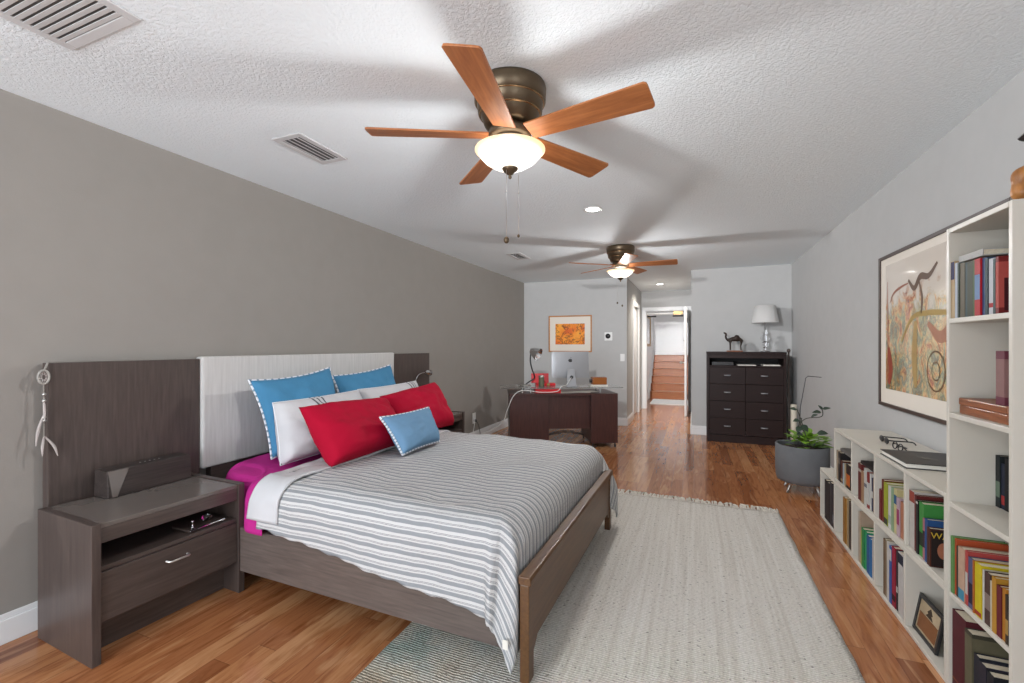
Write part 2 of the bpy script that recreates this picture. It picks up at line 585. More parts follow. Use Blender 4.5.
def tag(o, label, cat, group=None, kind=None):
    o['label'] = label; o['category'] = cat
    if group: o['group'] = group
    if kind: o['kind'] = kind
    return o


def thing(name, label, cat, loc, rotz=0.0, group=None, kind=None):
    o = bpy.data.objects.new(name, None)
    o.empty_display_size = 0.1
    COL.objects.link(o)
    o.location = loc; o.rotation_euler = (0, 0, rotz)
    WM[o.name] = Matrix.Translation(loc) @ Matrix.Rotation(rotz, 4, 'Z')
    return tag(o, label, cat, group, kind)


def struct(mb, name, mat, parent=None, bevel=0.0):
    o = mb.build(name, mat, parent, bevel)
    if parent is None: o['kind'] = 'structure'
    return o


def curve_pts(P, n=8):
    """Catmull-Rom through points"""
    P = [Vector(p) for p in P]
    Q = [P[0] * 2 - P[1]] + P + [P[-1] * 2 - P[-2]]
    out = []
    for i in range(1, len(Q) - 2):
        for k in range(n):
            t = k / n
            a, b, c, d = Q[i - 1], Q[i], Q[i + 1], Q[i + 2]
            out.append(0.5 * ((2 * b) + (c - a) * t + (2 * a - 5 * b + 4 * c - d) * t * t + (3 * b - a - 3 * c + d) * t ** 3))
    out.append(P[-1])
    return out


# ------------------------------------------------------------------ the room
LX, RX, BY = -2.82, 1.247, -2.0       # left wall, right wall, wall behind the camera
DY, CY, HY = 7.5, 7.165, 9.72         # desk wall, chest wall, end of the hall
HL, HR = -1.02, -0.035                # hall side walls
FY = 13.2                             # stair hall back wall
SL, SR = -1.06, 1.1                   # stair hall side walls
t = 0.12
struct(B(LX - t, RX + t, BY - t, FY + t, -0.1, 0), 'floor', M['floor'])
struct(B(LX - t, RX + t, BY - t, HY + t, CH, CH + 0.1), 'ceiling', M['ceiling'])
struct(B(SL - t, SR + t, HY + t, FY + t, 3.4, 3.5), 'ceiling_stairwell', M['ceiling'])
struct(B(LX - t, LX, BY - t, DY + t, 0, CH), 'wall_left', M['wall_taupe'])
w = MB()
w.box(RX, RX + t, BY - t, -1.5, 0, CH).box(RX, RX + t, -0.3, CY + t, 0, CH)
w.box(RX, RX + t, -1.5, -0.3, 0, 0.75).box(RX, RX + t, -1.5, -0.3, 2.15, CH)
struct(w, 'wall_right', M['wall_grey'])
w = MB()
w.box(LX, -2.72, BY - t, BY, 0, CH).box(-0.68, RX, BY - t, BY, 0, CH).box(-2.72, -0.68, BY - t, BY, 2.15, CH)
struct(w, 'wall_back', M['wall_grey'])
struct(B(LX, HL, DY, DY + t, 0, CH), 'wall_far', M['wall_grey'])
struct(B(HR, RX, CY, CY + t, 0, CH), 'wall_chest_alcove', M['wall_grey'])
# hall left wall with a side doorway
w = MB()
w.box(HL - t, HL, DY + t, 8.35, 0, CH).box(HL - t, HL, 9.15, HY, 0, CH).box(HL - t, HL, 8.35, 9.15, 2.05, CH)
struct(w, 'wall_hall_left', M['wall_grey'])
struct(B(HR, HR + t, CY + t, HY, 0, CH), 'wall_hall_right', M['wall_grey'])
# end of hall around the stair door
ox0, ox1, oz = -0.93, -0.10, 2.04
w = MB()
w.box(SL - t, ox0, HY, HY + t, 0, CH).box(ox1, SR + t, HY, HY + t, 0, CH).box(ox0, ox1, HY, HY + t, oz, CH)
w.box(SL - t, SR + t, HY + t, HY + t + 0.06, CH, 3.5)
struct(w, 'wall_hall_end', M['wall_grey'])
struct(B(SL - t, SL, HY + t, FY, 0, 3.4), 'wall_stair_left', M['white_paint'])
struct(B(SL - t, SR + t, FY, FY + t, 0, 3.4), 'wall_stair_back', M['white_paint'])
struct(B(SR, SR + t, HY + t, FY, 0, 3.4), 'wall_stair_right', M['white_paint'])


def baseboard(name, x0, x1, y0, y1):
    """run along an axis; the thin side is the profile"""
    mb = MB()
    mb.box(x0, x1, y0, y1, 0, 0.105)
    cx, cy = (x1 - x0), (y1 - y0)
    if cx < cy:   # runs along Y
        if x0 < -1.5 or name in ('baseboard_hall_left', 'baseboard_stair_left'): mb.box(x0, x0 + 0.009, y0, y1, 0.105, 0.13)
        else: mb.box(x1 - 0.009, x1, y0, y1, 0.105, 0.13)
    else:
        mb.box(x0, x1, y1 - 0.009, y1, 0.105, 0.13)
    return struct(mb, name, M['white_paint'], bevel=0.003)


baseboard('baseboard_left', LX, LX + 0.016, BY, DY)
baseboard('baseboard_far', LX + 0.016, HL, DY - 0.016, DY)
baseboard('baseboard_right', RX - 0.0155, RX, BY, CY)
baseboard('baseboard_alcove', HR, RX - 0.016, CY - 0.016, CY)
baseboard('baseboard_hall_left', HL, HL + 0.016, DY - 0.016, 8.27)
baseboard('baseboard_hall_right', HR - 0.016, HR, CY - 0.016, HY)
baseboard('baseboard_stair_left', SL, SL + 0.016, HY + t, 11.69)
# side doorway: casing and a closed white door in it
dr = thing('door_1', 'closed white panel door in the side wall of the hall', 'door', (HL - 0.06, 8.75, 0), 0, kind='structure')
MB().box(HL - 0.07, HL - 0.03, 8.36, 9.14, 0.005, 2.045).build('door_panel', M['white_paint'], dr, 0.003)
MB().box(HL - 0.03, HL - 0.022, 8.48, 9.02, 1.1, 1.9).box(HL - 0.03, HL - 0.022, 8.48, 9.02, 0.2, 0.95).build('raised_panel', M['white_paint'], dr, 0.004)
c = MB()
c.box(HL, HL + 0.016, 8.27, 8.35, 0, 2.13).box(HL, HL + 0.016, 9.15, 9.23, 0, 2.13).box(HL, HL + 0.016, 8.35, 9.15, 2.05, 2.13)
struct(c, 'trim_1', M['white_paint'], bevel=0.003)
c = MB()
c.box(ox0 - 0.075, ox0, HY - 0.016, HY, 0, oz + 0.075).box(ox1, HR - 0.003, HY - 0.016, HY, 0, oz + 0.075).box(ox0, ox1, HY - 0.016, HY, oz, oz + 0.075)
c.box(ox0, ox0 + 0.012, HY, HY + t, 0, oz).box(ox1 - 0.012, ox1, HY, HY + t, 0, oz).box(ox0, ox1, HY, HY + t, oz - 0.012, oz)
struct(c, 'trim_2', M['white_paint'], bevel=0.003)
# open door folded back against the hall's right wall
dr = thing('door_2', 'white door standing open against the right side of the hall', 'door', (-0.13, HY - 0.03, 0), 0, kind='structure')
MB().box(-0.165, -0.128, 8.86, HY - 0.025, 0.008, 2.03).build('door_panel', M['white_paint'], dr, 0.002)
for z in (0.25, 1.0, 1.78):
    MB().box(-0.128, -0.118, HY - 0.12, HY - 0.03, z, z + 0.09).build('hinge', M['darkmetal'], dr)
h = MB().tube([(-0.165, 8.93, 1.0), (-0.21, 8.93, 1.0)], 0.009).ball((-0.225, 8.93, 1.0), 0.026)
h.build('door_knob', M['steel'], dr)
# patio door behind the camera
wd = thing('window_1', 'sliding patio door behind the camera', 'window', (-1.7, BY - 0.06, 0), 0, kind='structure')
c = MB()
c.box(-2.72, -2.66, BY - 0.09, BY - 0.02, 0, 2.15).box(-0.74, -0.68, BY - 0.09, BY - 0.02, 0, 2.15)
c.box(-2.66, -0.74, BY - 0.09, BY - 0.02, 2.09, 2.15).box(-2.66, -0.74, BY - 0.09, BY - 0.02, 0, 0.06)
c.box(-1.74, -1.66, BY - 0.09, BY - 0.02, 0.06, 2.09)
c.build('window_frame', M['white_paint'], wd)
wd = thing('window_2', 'side window behind the camera', 'window', (RX + 0.06, -0.9, 0.75), 0, kind='structure')
c = MB()
c.box(RX + 0.03, RX + 0.09, -1.5, -1.44, 0.75, 2.15).box(RX + 0.03, RX + 0.09, -0.36, -0.3, 0.75, 2.15)
c.box(RX + 0.03, RX + 0.09, -1.44, -0.36, 0.75, 0.81).box(RX + 0.03, RX + 0.09, -1.44, -0.36, 2.09, 2.15).box(RX + 0.03, RX + 0.09, -1.44, -0.36, 1.42, 1.48)
c.build('window_frame', M['white_paint'], wd)

# ------------------------------------------------------------------ stair hall
st = thing('staircase', 'red oak staircase rising beyond the open door', 'stairs', (-0.1, 11.7, 0))
x0, x1 = SL + 0.04, SR - 0.02
for i in range(6):
    y = 11.7 + 0.25 * i
    MB().box(x0, x1, y, y + 0.02, 0.177 * i, 0.177 * (i + 1) - 0.028).build('riser', M['stairwood'], st)
    MB().box(x0, x1, y - 0.025, y + (0.25 if i < 5 else 0.22), 0.177 * (i + 1) - 0.028, 0.177 * (i + 1)).build('tread', M['stairwood'], st, 0.008)
s = MB().prism([(11.62, 0), (13.16, 0), (13.16, 1.2), (13.0, 1.2), (11.62, 0.2)], 0, 0.035, Matrix(((0, 0, 1, SL + 0.002), (1, 0, 0, 0), (0, 1, 0, 0), (0, 0, 0, 1))))
s.build('stringer', M['white_paint'], st, 0.003)
MB().box(x0, x1, FY - 0.025, FY - 0.002, 1.062, 1.16).build('skirting', M['white_paint'], st, 0.003)
m_ = MB().box(-0.93, 0.25, 10.55, 11.45, 0.0, 0.016)
tag(m_.build('door_mat', plain('white_cotton_mat', C(222, 222, 220), 0.9, bumps=(200, 0.5, 0.004)), bevel=0.005), 'white mat on the floor at the foot of the stairs', 'mat')
mr = thing('mirror', 'narrow gilt framed mirror on the stair hall left wall', 'mirror', (SL, 11.2, 1.2))
c = MB()
ya, yb, za, zb = 10.7, 12.1, 1.30, 2.06
c.box(SL, SL + 0.025, ya, ya + 0.06, za, zb).box(SL, SL + 0.025, yb - 0.06, yb, za, zb).box(SL, SL + 0.025, ya + .06, yb - .06, za, za + 0.06).box(SL, SL + 0.025, ya + .06, yb - .06, zb - 0.06, zb)
c.build('frame', M['gold'], mr, 0.004)
MB().box(SL, SL + 0.012, ya + .06, yb - .06, za + .06, zb - .06).build('mirror_glass', M['chrome'], mr)
pb = thing('pull_up_bar', 'white pull-up bar with black grips clamped in the stair doorway', 'exercise bar', (-0.515, HY - 0.05, 1.93))
MB().tube([(-0.92, HY - 0.05, 1.975), (-0.17, HY - 0.05, 1.975)], 0.022, 12).build('bar', M['plastic_white'], pb)
MB().tube([(-0.90, HY - 0.075, 1.92), (-0.72, HY - 0.075, 1.92)], 0.016, 10).build('grip', M['black'], pb)
MB().tube([(-0.40, HY - 0.075, 1.92), (-0.20, HY - 0.075, 1.92)], 0.016, 10).build('grip', M['black'], pb)
MB().box(-0.39, -0.21, HY - 0.09, HY - 0.06, 1.945, 2.02).build('bracket', M['gold'], pb, 0.004)
MB().tube([(-0.24, FY - 0.03, 1.46), (-0.24, FY - 0.001, 1.46)], 0.03, 12).build('wall_hook', M['steel'])
tag(bpy.data.objects['wall_hook'], 'small round fitting on the white wall above the stairs', 'hook')

# ------------------------------------------------------------------ ceiling fixtures
for n, (x, y, lab) in enumerate([(-0.772, 3.667, 'round recessed light in the ceiling between the two fans'),
                                 (-0.574, 8.55, 'round recessed light in the hall ceiling')]):
    r_ = thing('recessed_light', lab, 'light', (x, y, CH), 0, 'recessed ceiling lights')
    MB().lathe([(0.056, -0.001), (0.078, -0.001), (0.078, -0.006), (0.066, -0.010), (0.056, -0.004)], 32, Matrix.Translation((x, y, CH))).build('trim_ring', M['plastic_white'], r_)
    MB().lathe([(0.001, -0.0045), (0.056, -0.0045), (0.056, -0.003), (0.001, -0.003)], 32, Matrix.Translation((x, y, CH))).build('lens', emissive('lit_lens', (1, 0.98, 0.95, 1), 9), r_)
    d = bpy.data.lights.new('recessed_bulb', 'SPOT'); d.energy = 22 if n == 0 else 60; d.spot_size = R(150); d.spot_blend = 0.8; d.shadow_soft_size = 0.06; d.color = (1, 0.95, 0.88) if n == 0 else (1, 0.90, 0.78)
    lo = bpy.data.objects.new('recessed_bulb', d); COL.objects.link(lo); lo.location = (x, y, CH - 0.02)


def vent(x0, x1, y0, y1, lab, nslat, axis, border):
    v = thing('ceiling_vent', lab, 'vent', ((x0 + x1) / 2, (y0 + y1) / 2, CH), 0)
    c = MB()
    z0, z1 = CH - 0.008, CH - 0.0005
    c.box(x0, x0 + border, y0, y1, z0, z1).box(x1 - border, x1, y0, y1, z0, z1)
    c.box(x0 + border, x1 - border, y0, y0 + border, z0, z1).box(x0 + border, x1 - border, y1 - border, y1, z0, z1)
    c.build('vent_frame', M['vent'], v, 0.002)
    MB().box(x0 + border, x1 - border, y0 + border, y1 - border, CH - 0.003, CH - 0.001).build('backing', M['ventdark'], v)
    s = MB()
    if axis == 'X':
        for i in range(nslat):
            y = y0 + border + (y1 - y0 - 2 * border) * (i + 0.5) / nslat
            h_ = (y1 - y0 - 2 * border) / nslat * 0.34
            T = Matrix.Translation((0, y, CH - 0.007)) @ Matrix.Rotation(R(8), 4, 'X')
            s.box(x0 + border, x1 - border, -h_, h_, -0.001, 0.001, 0, T)
    else:
        for i in range(nslat):
            x = x0 + border + (x1 - x0 - 2 * border) * (i + 0.5) / nslat
            h_ = (x1 - x0 - 2 * border) / nslat * 0.26
            T = Matrix.Translation((x, 0, CH - 0.007)) @ Matrix.Rotation(R(20), 4, 'Y')
            s.box(-h_, h_, y0 + border, y1 - border, -0.001, 0.001, 0, T)
    s.build('slats', M['vent'], v)
    return v


vent(-2.19, -1.765, 0.33, 0.945, 'large return air grille at the top left corner of the ceiling', 23, 'X', 0.035)
vent(-2.13, -1.93, 1.76, 2.12, 'small rectangular vent beside the near ceiling fan', 4, 'Y', 0.035)
vent(-2.13, -1.95, 5.03, 5.42, 'distant ceiling vent above the desk end of the room', 4, 'Y', 0.035)


# ------------------------------------------------------------------ ceiling fans
def fan(x, y, a0, lab, power, chains):
    f = thing('ceiling_fan', lab, 'ceiling fan', (x, y, CH), 0, 'five-bladed flush mount ceiling fans')
    T = Matrix.Translation((x, y, 0))
    MB().lathe([(0.155, CH - 0.001), (0.158, CH - 0.012), (0.156, CH - 0.066), (0.148, CH - 0.070), (0.145, CH - 0.076), (0.14, CH - 0.116), (0.131, CH - 0.120),
                (0.127, CH - 0.126), (0.112, CH - 0.165), (0.098, CH - 0.172), (0.02, CH - 0.174)], 48, T).build('motor_housing', M['bronze'], f)
    for rr_, zz_ in ((0.1475, 0.0725), (0.1325, 0.1205)):  # added bright rings, painted highlights along the two steps of the housing
        MB().lathe([(rr_ - 0.004, CH - zz_ + 0.003), (rr_ + 0.0035, CH - zz_ + 0.002), (rr_ + 0.0035, CH - zz_ - 0.002), (rr_ - 0.004, CH - zz_ - 0.003)], 48, T, caps=False).build('highlight_band', M['bronze_highlight'], f)
    MB().lathe([(0.02, CH - 0.174), (0.072, CH - 0.176), (0.09, CH - 0.184), (0.093, CH - 0.212), (0.086, CH - 0.220), (0.02, CH - 0.222)], 40, T).build('hub', M['bronze'], f)
    MB().lathe([(0.02, CH - 0.222), (0.066, CH - 0.223), (0.07, CH - 0.234), (0.062, CH - 0.240), (0.058, CH - 0.244)], 40, T, caps=False).build('light_collar', M['steel'], f)
    zb = CH - 0.210
    for k in range(5):
        A = T @ Matrix.Translation((0, 0, zb)) @ Matrix.Rotation(R(a0 + 72 * k), 4, 'Z') @ Matrix.Rotation(R(-13), 4, 'X')
        r0, r1, w0, w1 = 0.095, 0.612, 0.050, 0.068
        poly = [(r0, -w0), (r1 - 0.012, -w1), (r1 - 0.002, -w1 + 0.008), (r1, -w1 + 0.02), (r1, w1 - 0.02), (r1 - 0.002, w1 - 0.008), (r1 - 0.012, w1), (r0, w0)]
        b = MB().prism(poly, -0.004, 0.004, A)
        br = b.build('blade', M['bladewood'], f, 0.0015)
        # object-space grain follows the blade: give the mesh its own axis
        me = br.data
        AI = (WM[f.name].inverted() @ A)
        me.transform(AI.inverted()); br.matrix_local = AI
        WM[br.name] = A
        MB().box(0.06, 0.125, -0.02, 0.02, 0.0045, 0.009, 0, A).build('blade_iron', M['bronze'], br)
    # frosted glass bowl: rim, curved body
    zr = CH - 0.276
    prof = [(0.030, zr - 0.078), (0.075, zr - 0.066), (0.112, zr - 0.043), (0.134, zr - 0.020), (0.143, zr - 0.005), (0.154, zr + 0.001),
            (0.154, zr + 0.005), (0.141, zr + 0.001), (0.130, zr - 0.018), (0.108, zr - 0.039), (0.073, zr - 0.061), (0.030, zr - 0.072)]
    bowl = MB().lathe(prof, 48, T, caps=False)
    m, nt, b = new_mat('lit_frosted_glass')
    b.inputs['Base Color'].default_value = (0.9, 0.76, 0.58, 1)
    b.inputs['Roughness'].default_value = 0.5
    lw = nd(nt, 'ShaderNodeTexCoord'); sx = nd(nt, 'ShaderNodeSeparateXYZ')
    lk(nt, lw.outputs['Generated'], sx.inputs[0])
    lk(nt, ramp(nt, sx.outputs[2], [(0.0, (1, 0.96, 0.90, 1)), (0.7, (1, 0.95, 0.88, 1)), (0.96, (1, 0.66, 0.32, 1))]), b.inputs['Emission Color'])
    lk(nt, ramp(nt, sx.outputs[2], [(0.0, (1.8, 1.8, 1.8, 1)), (0.6, (1.6, 1.6, 1.6, 1)), (0.88, (0.75, 0.75, 0.75, 1)), (1.0, (0.5, 0.5, 0.5, 1))]), b.inputs['Emission Strength'])
    tr_ = nd(nt, 'ShaderNodeBsdfTransparent'); mxs = nd(nt, 'ShaderNodeMixShader')
    mxs.inputs[0].default_value = 0.55
    lk(nt, b.outputs[0], mxs.inputs[1]); lk(nt, tr_.outputs[0], mxs.inputs[2])
    lk(nt, mxs.outputs[0], nt.nodes['Material Output'].inputs['Surface'])
    bowl.build('glass_bowl', m, f)
    fi = MB().lathe([(0.001, zr - 0.123), (0.006, zr - 0.119), (0.008, zr - 0.112), (0.004, zr - 0.107), (0.012, zr - 0.103), (0.030, zr - 0.088), (0.036, zr - 0.079), (0.036, zr - 0.072), (0.01, zr - 0.070)], 24, T)
    fi.build('finial', M['bronze'], f)
    MB().tube([(x, y, CH - 0.214), (x, y, zr - 0.09)], 0.005).build('centre_rod', M['steel'], f)
    for (dx, dy, z1, rb) in chains:
        c = MB().tube([(x + dx, y + dy, zr - 0.10), (x + dx, y + dy, z1)], 0.0011, 6)
        c.ball((x + dx, y + dy, (zr + z1) / 2), 0.004, 5)
        ch = c.build('pull_chain', M['steel'], f)
        MB().ball((x + dx, y + dy, z1 - rb), rb, 8, 0, (1, 1, 1.2)).build('pull_knob', M['bronze'], ch)
    for k in range(1):
        a = R(a0 + 36)
        d = bpy.data.lights.new('fan_bulb', 'POINT'); d.energy = power; d.shadow_soft_size = 0.03; d.color = (0.98, 0.985, 1.0)
        d.use_nodes = True; ln = d.node_tree; fo_ = ln.nodes.new('ShaderNodeLightFalloff'); fo_.inputs['Strength'].default_value = 1.0
        ln.links.new(fo_.outputs['Constant'], ln.nodes['Emission'].inputs['Strength'])
        lo = bpy.data.objects.new('fan_bulb', d); COL.objects.link(lo); lo.location = (x + 0.008 * math.cos(a), y + 0.008 * math.sin(a), zr - 0.038)


fan(-0.747, 1.812, -82.0, 'near ceiling fan with cherry blades and lit glass bowl above the bed foot', 24,
    [(0.004, -0.05, 1.775, 0.012), (0.032, 0.02, 1.80, 0.006)])
fan(-0.777, 5.192, 1.0, 'far ceiling fan with cherry blades, in front of the hall', 26,
    [(-0.03, -0.03, 1.81, 0.010), (0.02, 0.0, 1.78, 0.010)])

# ------------------------------------------------------------------ headboard, nightstands
hb = thing('headboard', 'long wall headboard with pale linen centre and dark wood wings', 'headboard', (-2.77, 2.68, 0))
HX0, HX1 = LX + 0.018, -2.755
MB().box(HX0, HX1, 1.10, 1.783, 0.02, 1.232).build('wood_wing', M['espresso_v'], hb, 0.002)
MB().box(HX0, HX1, 3.647, 4.305, 0.02, 1.232).build('wood_wing', M['espresso_v'], hb, 0.002)
MB().box(HX0, HX1 + 0.020, 1.787, 3.643, 0.57, 1.246).build('linen_panel', M['linen'], hb, 0.012, 3)
MB().box(HX0, HX1, 1.85, 3.55, 0.0, 0.569).build('lower_panel', M['espresso'], hb, 0.002)


def nightstand(y0, y1, xf, top, lab):
    xb = -2.7325
    n = thing('nightstand', lab, 'nightstand', ((xb + xf) / 2, (y0 + y1) / 2, 0), 0)
    for a, b_ in ((y0, y0 + 0.032), (y1 - 0.032, y1)):
        MB().box(xb, xf, a, b_, 0, top).build('side_panel', M['espresso_v'], n, 0.002)
    a, b_ = y0 + 0.0325, y1 - 0.0325
    MB().box(xb, xf - 0.012, a, b_, top - 0.022, top - 0.004).build('top_panel', M['glossdark'], n, 0.002)
    MB().box(xf - 0.030, xf - 0.012, a, b_, top - 0.085, top - 0.0225).build('apron', M['espresso'], n, 0.002)
    MB().box(xb, xf - 0.02, a, b_, top - 0.205, top - 0.185).build('shelf', M['espresso'], n, 0.002)
    MB().box(xb, xb + 0.01, a, b_, top - 0.185, top - 0.023).build('back_panel', M['espresso'], n)
    d = MB().box(xf - 0.035, xf - 0.012, a + .001, b_ - .001, 0.165, top - 0.207).build('drawer_front', M['espresso'], n, 0.002)
    yc = (a + b_) / 2; zc = (0.165 + top - 0.207) / 2 + 0.045
    MB().tube([(xf - 0.012, yc - 0.045, zc), (xf + 0.008, yc - 0.042, zc), (xf + 0.014, yc - 0.034, zc), (xf + 0.014, yc + 0.034, zc), (xf + 0.008, yc + 0.042, zc), (xf - 0.012, yc + 0.045, zc)], 0.005).build('handle', M['steel'], d)
    MB().box(xb, xf - 0.05, a, b_, 0.142, 0.162).build('bottom_panel', M['espresso'], n, 0.002)
    MB().box(xf - 0.14, xf - 0.125, a, b_, 0, 0.14).build('kick_board', M['espresso'], n)
    return n


ns_ = nightstand(1.045, 1.69, -2.262, 0.578, 'dark wood nightstand with one drawer left of the bed')
ns_.location.x += 0.016; ns_.rotation_euler.z = R(-2.5)
nightstand(3.69, 4.29, -2.30, 0.60, 'dark wood nightstand behind the pillows, far side of the bed')

# wooden speaker box on the near nightstand
sb = thing('speaker_box', 'long dark wood-grain speaker box with a triangular inlay on the near nightstand', 'speaker', (-2.66, 1.445, 0.575), 0)
mbx = MB().prism([(-2.722, 0.5752), (-2.602, 0.5752), (-2.612, 0.706), (-2.715, 0.706)], 1.255, 1.640, Matrix(((1, 0, 0, 0), (0, 0, 1, 0), (0, 1, 0, 0), (0, 0, 0, 1))))
mbx.f = [list(reversed(f)) for f in mbx.f]
mbx.build('body', wood('ribbed_speaker_wood', C(38, 31, 29), C(66, 56, 52), 'Y', 3, 0.5, stretch=30), sb, 0.003)
tri = MB().add([(-2.6115, 1.258, 0.703), (-2.6115, 1.345, 0.703), (-2.602, 1.292, 0.578), (-2.602, 1.272, 0.578),
                (-2.6095, 1.258, 0.703), (-2.6095, 1.345, 0.703), (-2.600, 1.292, 0.578), (-2.600, 1.272, 0.578)],
               [(0, 1, 2, 3), (7, 6, 5, 4), (0, 4, 5, 1), (1, 5, 6, 2), (2, 6, 7, 3), (3, 7, 4, 0)])
tri.build('triangle_inlay', M['glossdark'], sb)
c = MB()
for i in range(5): c.tube([(-2.66, 1.42 + 0.022 * i, 0.706), (-2.66, 1.42 + 0.022 * i, 0.708)], 0.004, 8)
c.build('control_buttons', M['steel'], sb)
# tray with a crystal in the nightstand niche
ty = thing('trinket_tray', 'small dark tray with chrome rail in the near nightstand niche', 'tray', (-2.34, 1.53, 0.394))
MB().box(-2.42, -2.28, 1.43, 1.60, 0.394, 0.406).build('tray_base', M['espresso'], ty, 0.003)
MB().tube([(-2.278, 1.43, 0.405), (-2.278, 1.60, 0.405)], 0.005).build('rail', M['chrome'], ty)
MB().lathe([(0.001, 0.407), (0.012, 0.407), (0.003, 0.412), (0.003, 0.432), (0.008, 0.440), (0.001, 0.444)], 12, Matrix.Translation((-2.31, 1.46, 0))).build('post', M['chrome'], ty)
tag(MB().ball((-2.34, 1.55, 0.4235), 0.018, 4, 0, (1.2, 1.5, 0.9)).build('crystal_ornament', M['crystal']), 'clear crystal sitting on the tray in the nightstand', 'ornament')

# dreamcatcher hung on the headboard corner
dc = thing('dreamcatcher', 'grey dreamcatcher with feathers hanging from the left headboard corner', 'dreamcatcher', (-2.74, 1.085, 1.24))
yc = 1.082
ring = [(-2.745, yc + 0.019 * math.cos(a), 1.168 + 0.031 * math.sin(a)) for a in [2 * math.pi * i / 24 for i in range(24)]]
MB().tube(ring, 0.005, 8, closed=True).build('hoop', M['jute'], dc)
w = MB()
for i in range(8):
    p, q = ring[i * 3], ring[(i * 3 + 9) % 24]
    w.tube([p, q], 0.0012, 5)
w.build('web', M['feather'], dc)
MB().tube([(-2.745, yc, 1.20), (-2.745, yc + 0.012, 1.235), (-2.752, yc + 0.020, 1.238), (-2.745, yc + 0.004, 1.20)], 0.0022).build('loop', M['jute'], dc)
MB().tube([(-2.745, yc, 1.135), (-2.745, yc, 0.86)], 0.003).build('cord', M['jute'], dc)
for z in (1.09, 1.06, 0.985, 0.97):
    MB().ball((-2.742, yc, z), 0.008, 6).build('bead', M['steel'], dc)
for k, (dy, z0_, z1_, bend) in enumerate([(-0.03, 1.0, 0.86, -0.02), (0.0, 1.06, 0.97, 0.0), (0.045, 0.90, 0.80, 0.03), (-0.008, 0.90, 0.81, -0.01)]):
    pts = curve_pts([(-2.742, yc, z0_), (-2.738, yc + dy * 0.5 + bend * .3, (z0_ + z1_) / 2), (-2.735, yc + dy, z1_)], 6)
    MB().tube(pts, [0.0015 + 0.0042 * math.sin(math.pi * min(1, (i + 1) / len(pts))) for i in range(len(pts))], 6).build('feather', M['feather'], dc)

# ------------------------------------------------------------------ bed (local x runs from the head to the foot, foot at 0)
BR = R(-1.3)
bed_loc = Vector((-0.583, 1.618, 0))
BT = Matrix.Translation(bed_loc) @ Matrix.Rotation(BR, 4, 'Z')
bed = thing('bed', 'wooden bed frame with a tall panelled footboard standing partly on the rug', 'bed', bed_loc, BR)


def bx(x0, x1, y0, y1, z0, z1): return MB().box(x0, x1, y0, y1, z0, z1, 0, BT)


bx(-1.66, -0.052, 0.0, 0.028, 0.115, 0.345).build('side_rail', M['bedwood'], bed, 0.002)
bx(-2.08, -0.052, 1.562, 1.59, 0.115, 0.345).build('side_rail', M['bedwood'], bed, 0.002)
bx(-2.08, -2.05, 0.05, 1.56, 0.115, 0.5).build('head_rail', M['bedwood'], bed, 0.002)
# footboard: legs at both ends, board with an arched lower corner, cap rail
RY = Matrix(((0, 0, 1, 0), (1, 0, 0, 0), (0, 1, 0, 0), (0, 0, 0, 1)))     # (a,b,c) -> x=c, y=a, z=b
poly = [(0.042, 0.10), (0.055, 0.105), (0.10, 0.145), (1.49, 0.145), (1.535, 0.105), (1.548, 0.10), (1.548, 0.392), (0.042, 0.392)]
fb = MB().prism(poly, -0.034, -0.006, BT @ RY)
fb.build('footboard', M['footwood'], bed, 0.002)
for y0_, y1_, s_ in ((-0.014, 0.040, 1), (1.55, 1.604, -1)):
    lg = MB().prism([(y0_, 0.014), (y1_ - (0 if s_ > 0 else 0), 0.014), (y1_, 0.392), (y0_, 0.392)], -0.038, 0.0, BT @ RY)
    lg.build('leg', M['footwood'], bed, 0.003)
cap = MB().prism([(-0.042, 0.394), (0.010, 0.394), (0.010, 0.414), (0.004, 0.426), (-0.042, 0.426)], -0.02, 1.61, BT @ Matrix(((1, 0, 0, 0), (0, 0, 1, 0), (0, 1, 0, 0), (0, 0, 0, 1))))
cap.f = [list(reversed(f)) for f in cap.f]
cap.build('cap_rail', M['footwood'], bed, 0.003)
bx(-2.045, -2.0, 0.06, 0.11, 0.0, 0.25).build('leg', M['bedwood'], bed, 0.002)
bx(-2.045, -2.0, 1.505, 1.555, 0.0, 0.25).build('leg', M['bedwood'], bed, 0.002)
bx(-2.045, -0.06, 0.055, 1.558, 0.26, 0.29).build('slat_deck', M['bedwood'], bed)

# mattress
def rcorner(cx, cy, r, a0, n=8): return [(cx + r * math.cos(R(a0 + 90 * i / n)), cy + r * math.sin(R(a0 + 90 * i / n))) for i in range(n + 1)]


mt = MB().prism(rcorner(-1.80, 0.31, 0.24, 180) + rcorner(-0.16, 0.13, 0.06, 270) + rcorner(-0.16, 1.46, 0.06, 0) + rcorner(-1.86, 1.34, 0.18, 90), 0.292, 0.582, BT)
tag(mt.build('mattress', M['magenta'], None, 0.07, 5), 'thick mattress in a magenta fitted cover on the bed frame', 'mattress')

YN, YF, XF, RD, ZT = -0.018, 1.608, -0.068, 0.11, 0.614


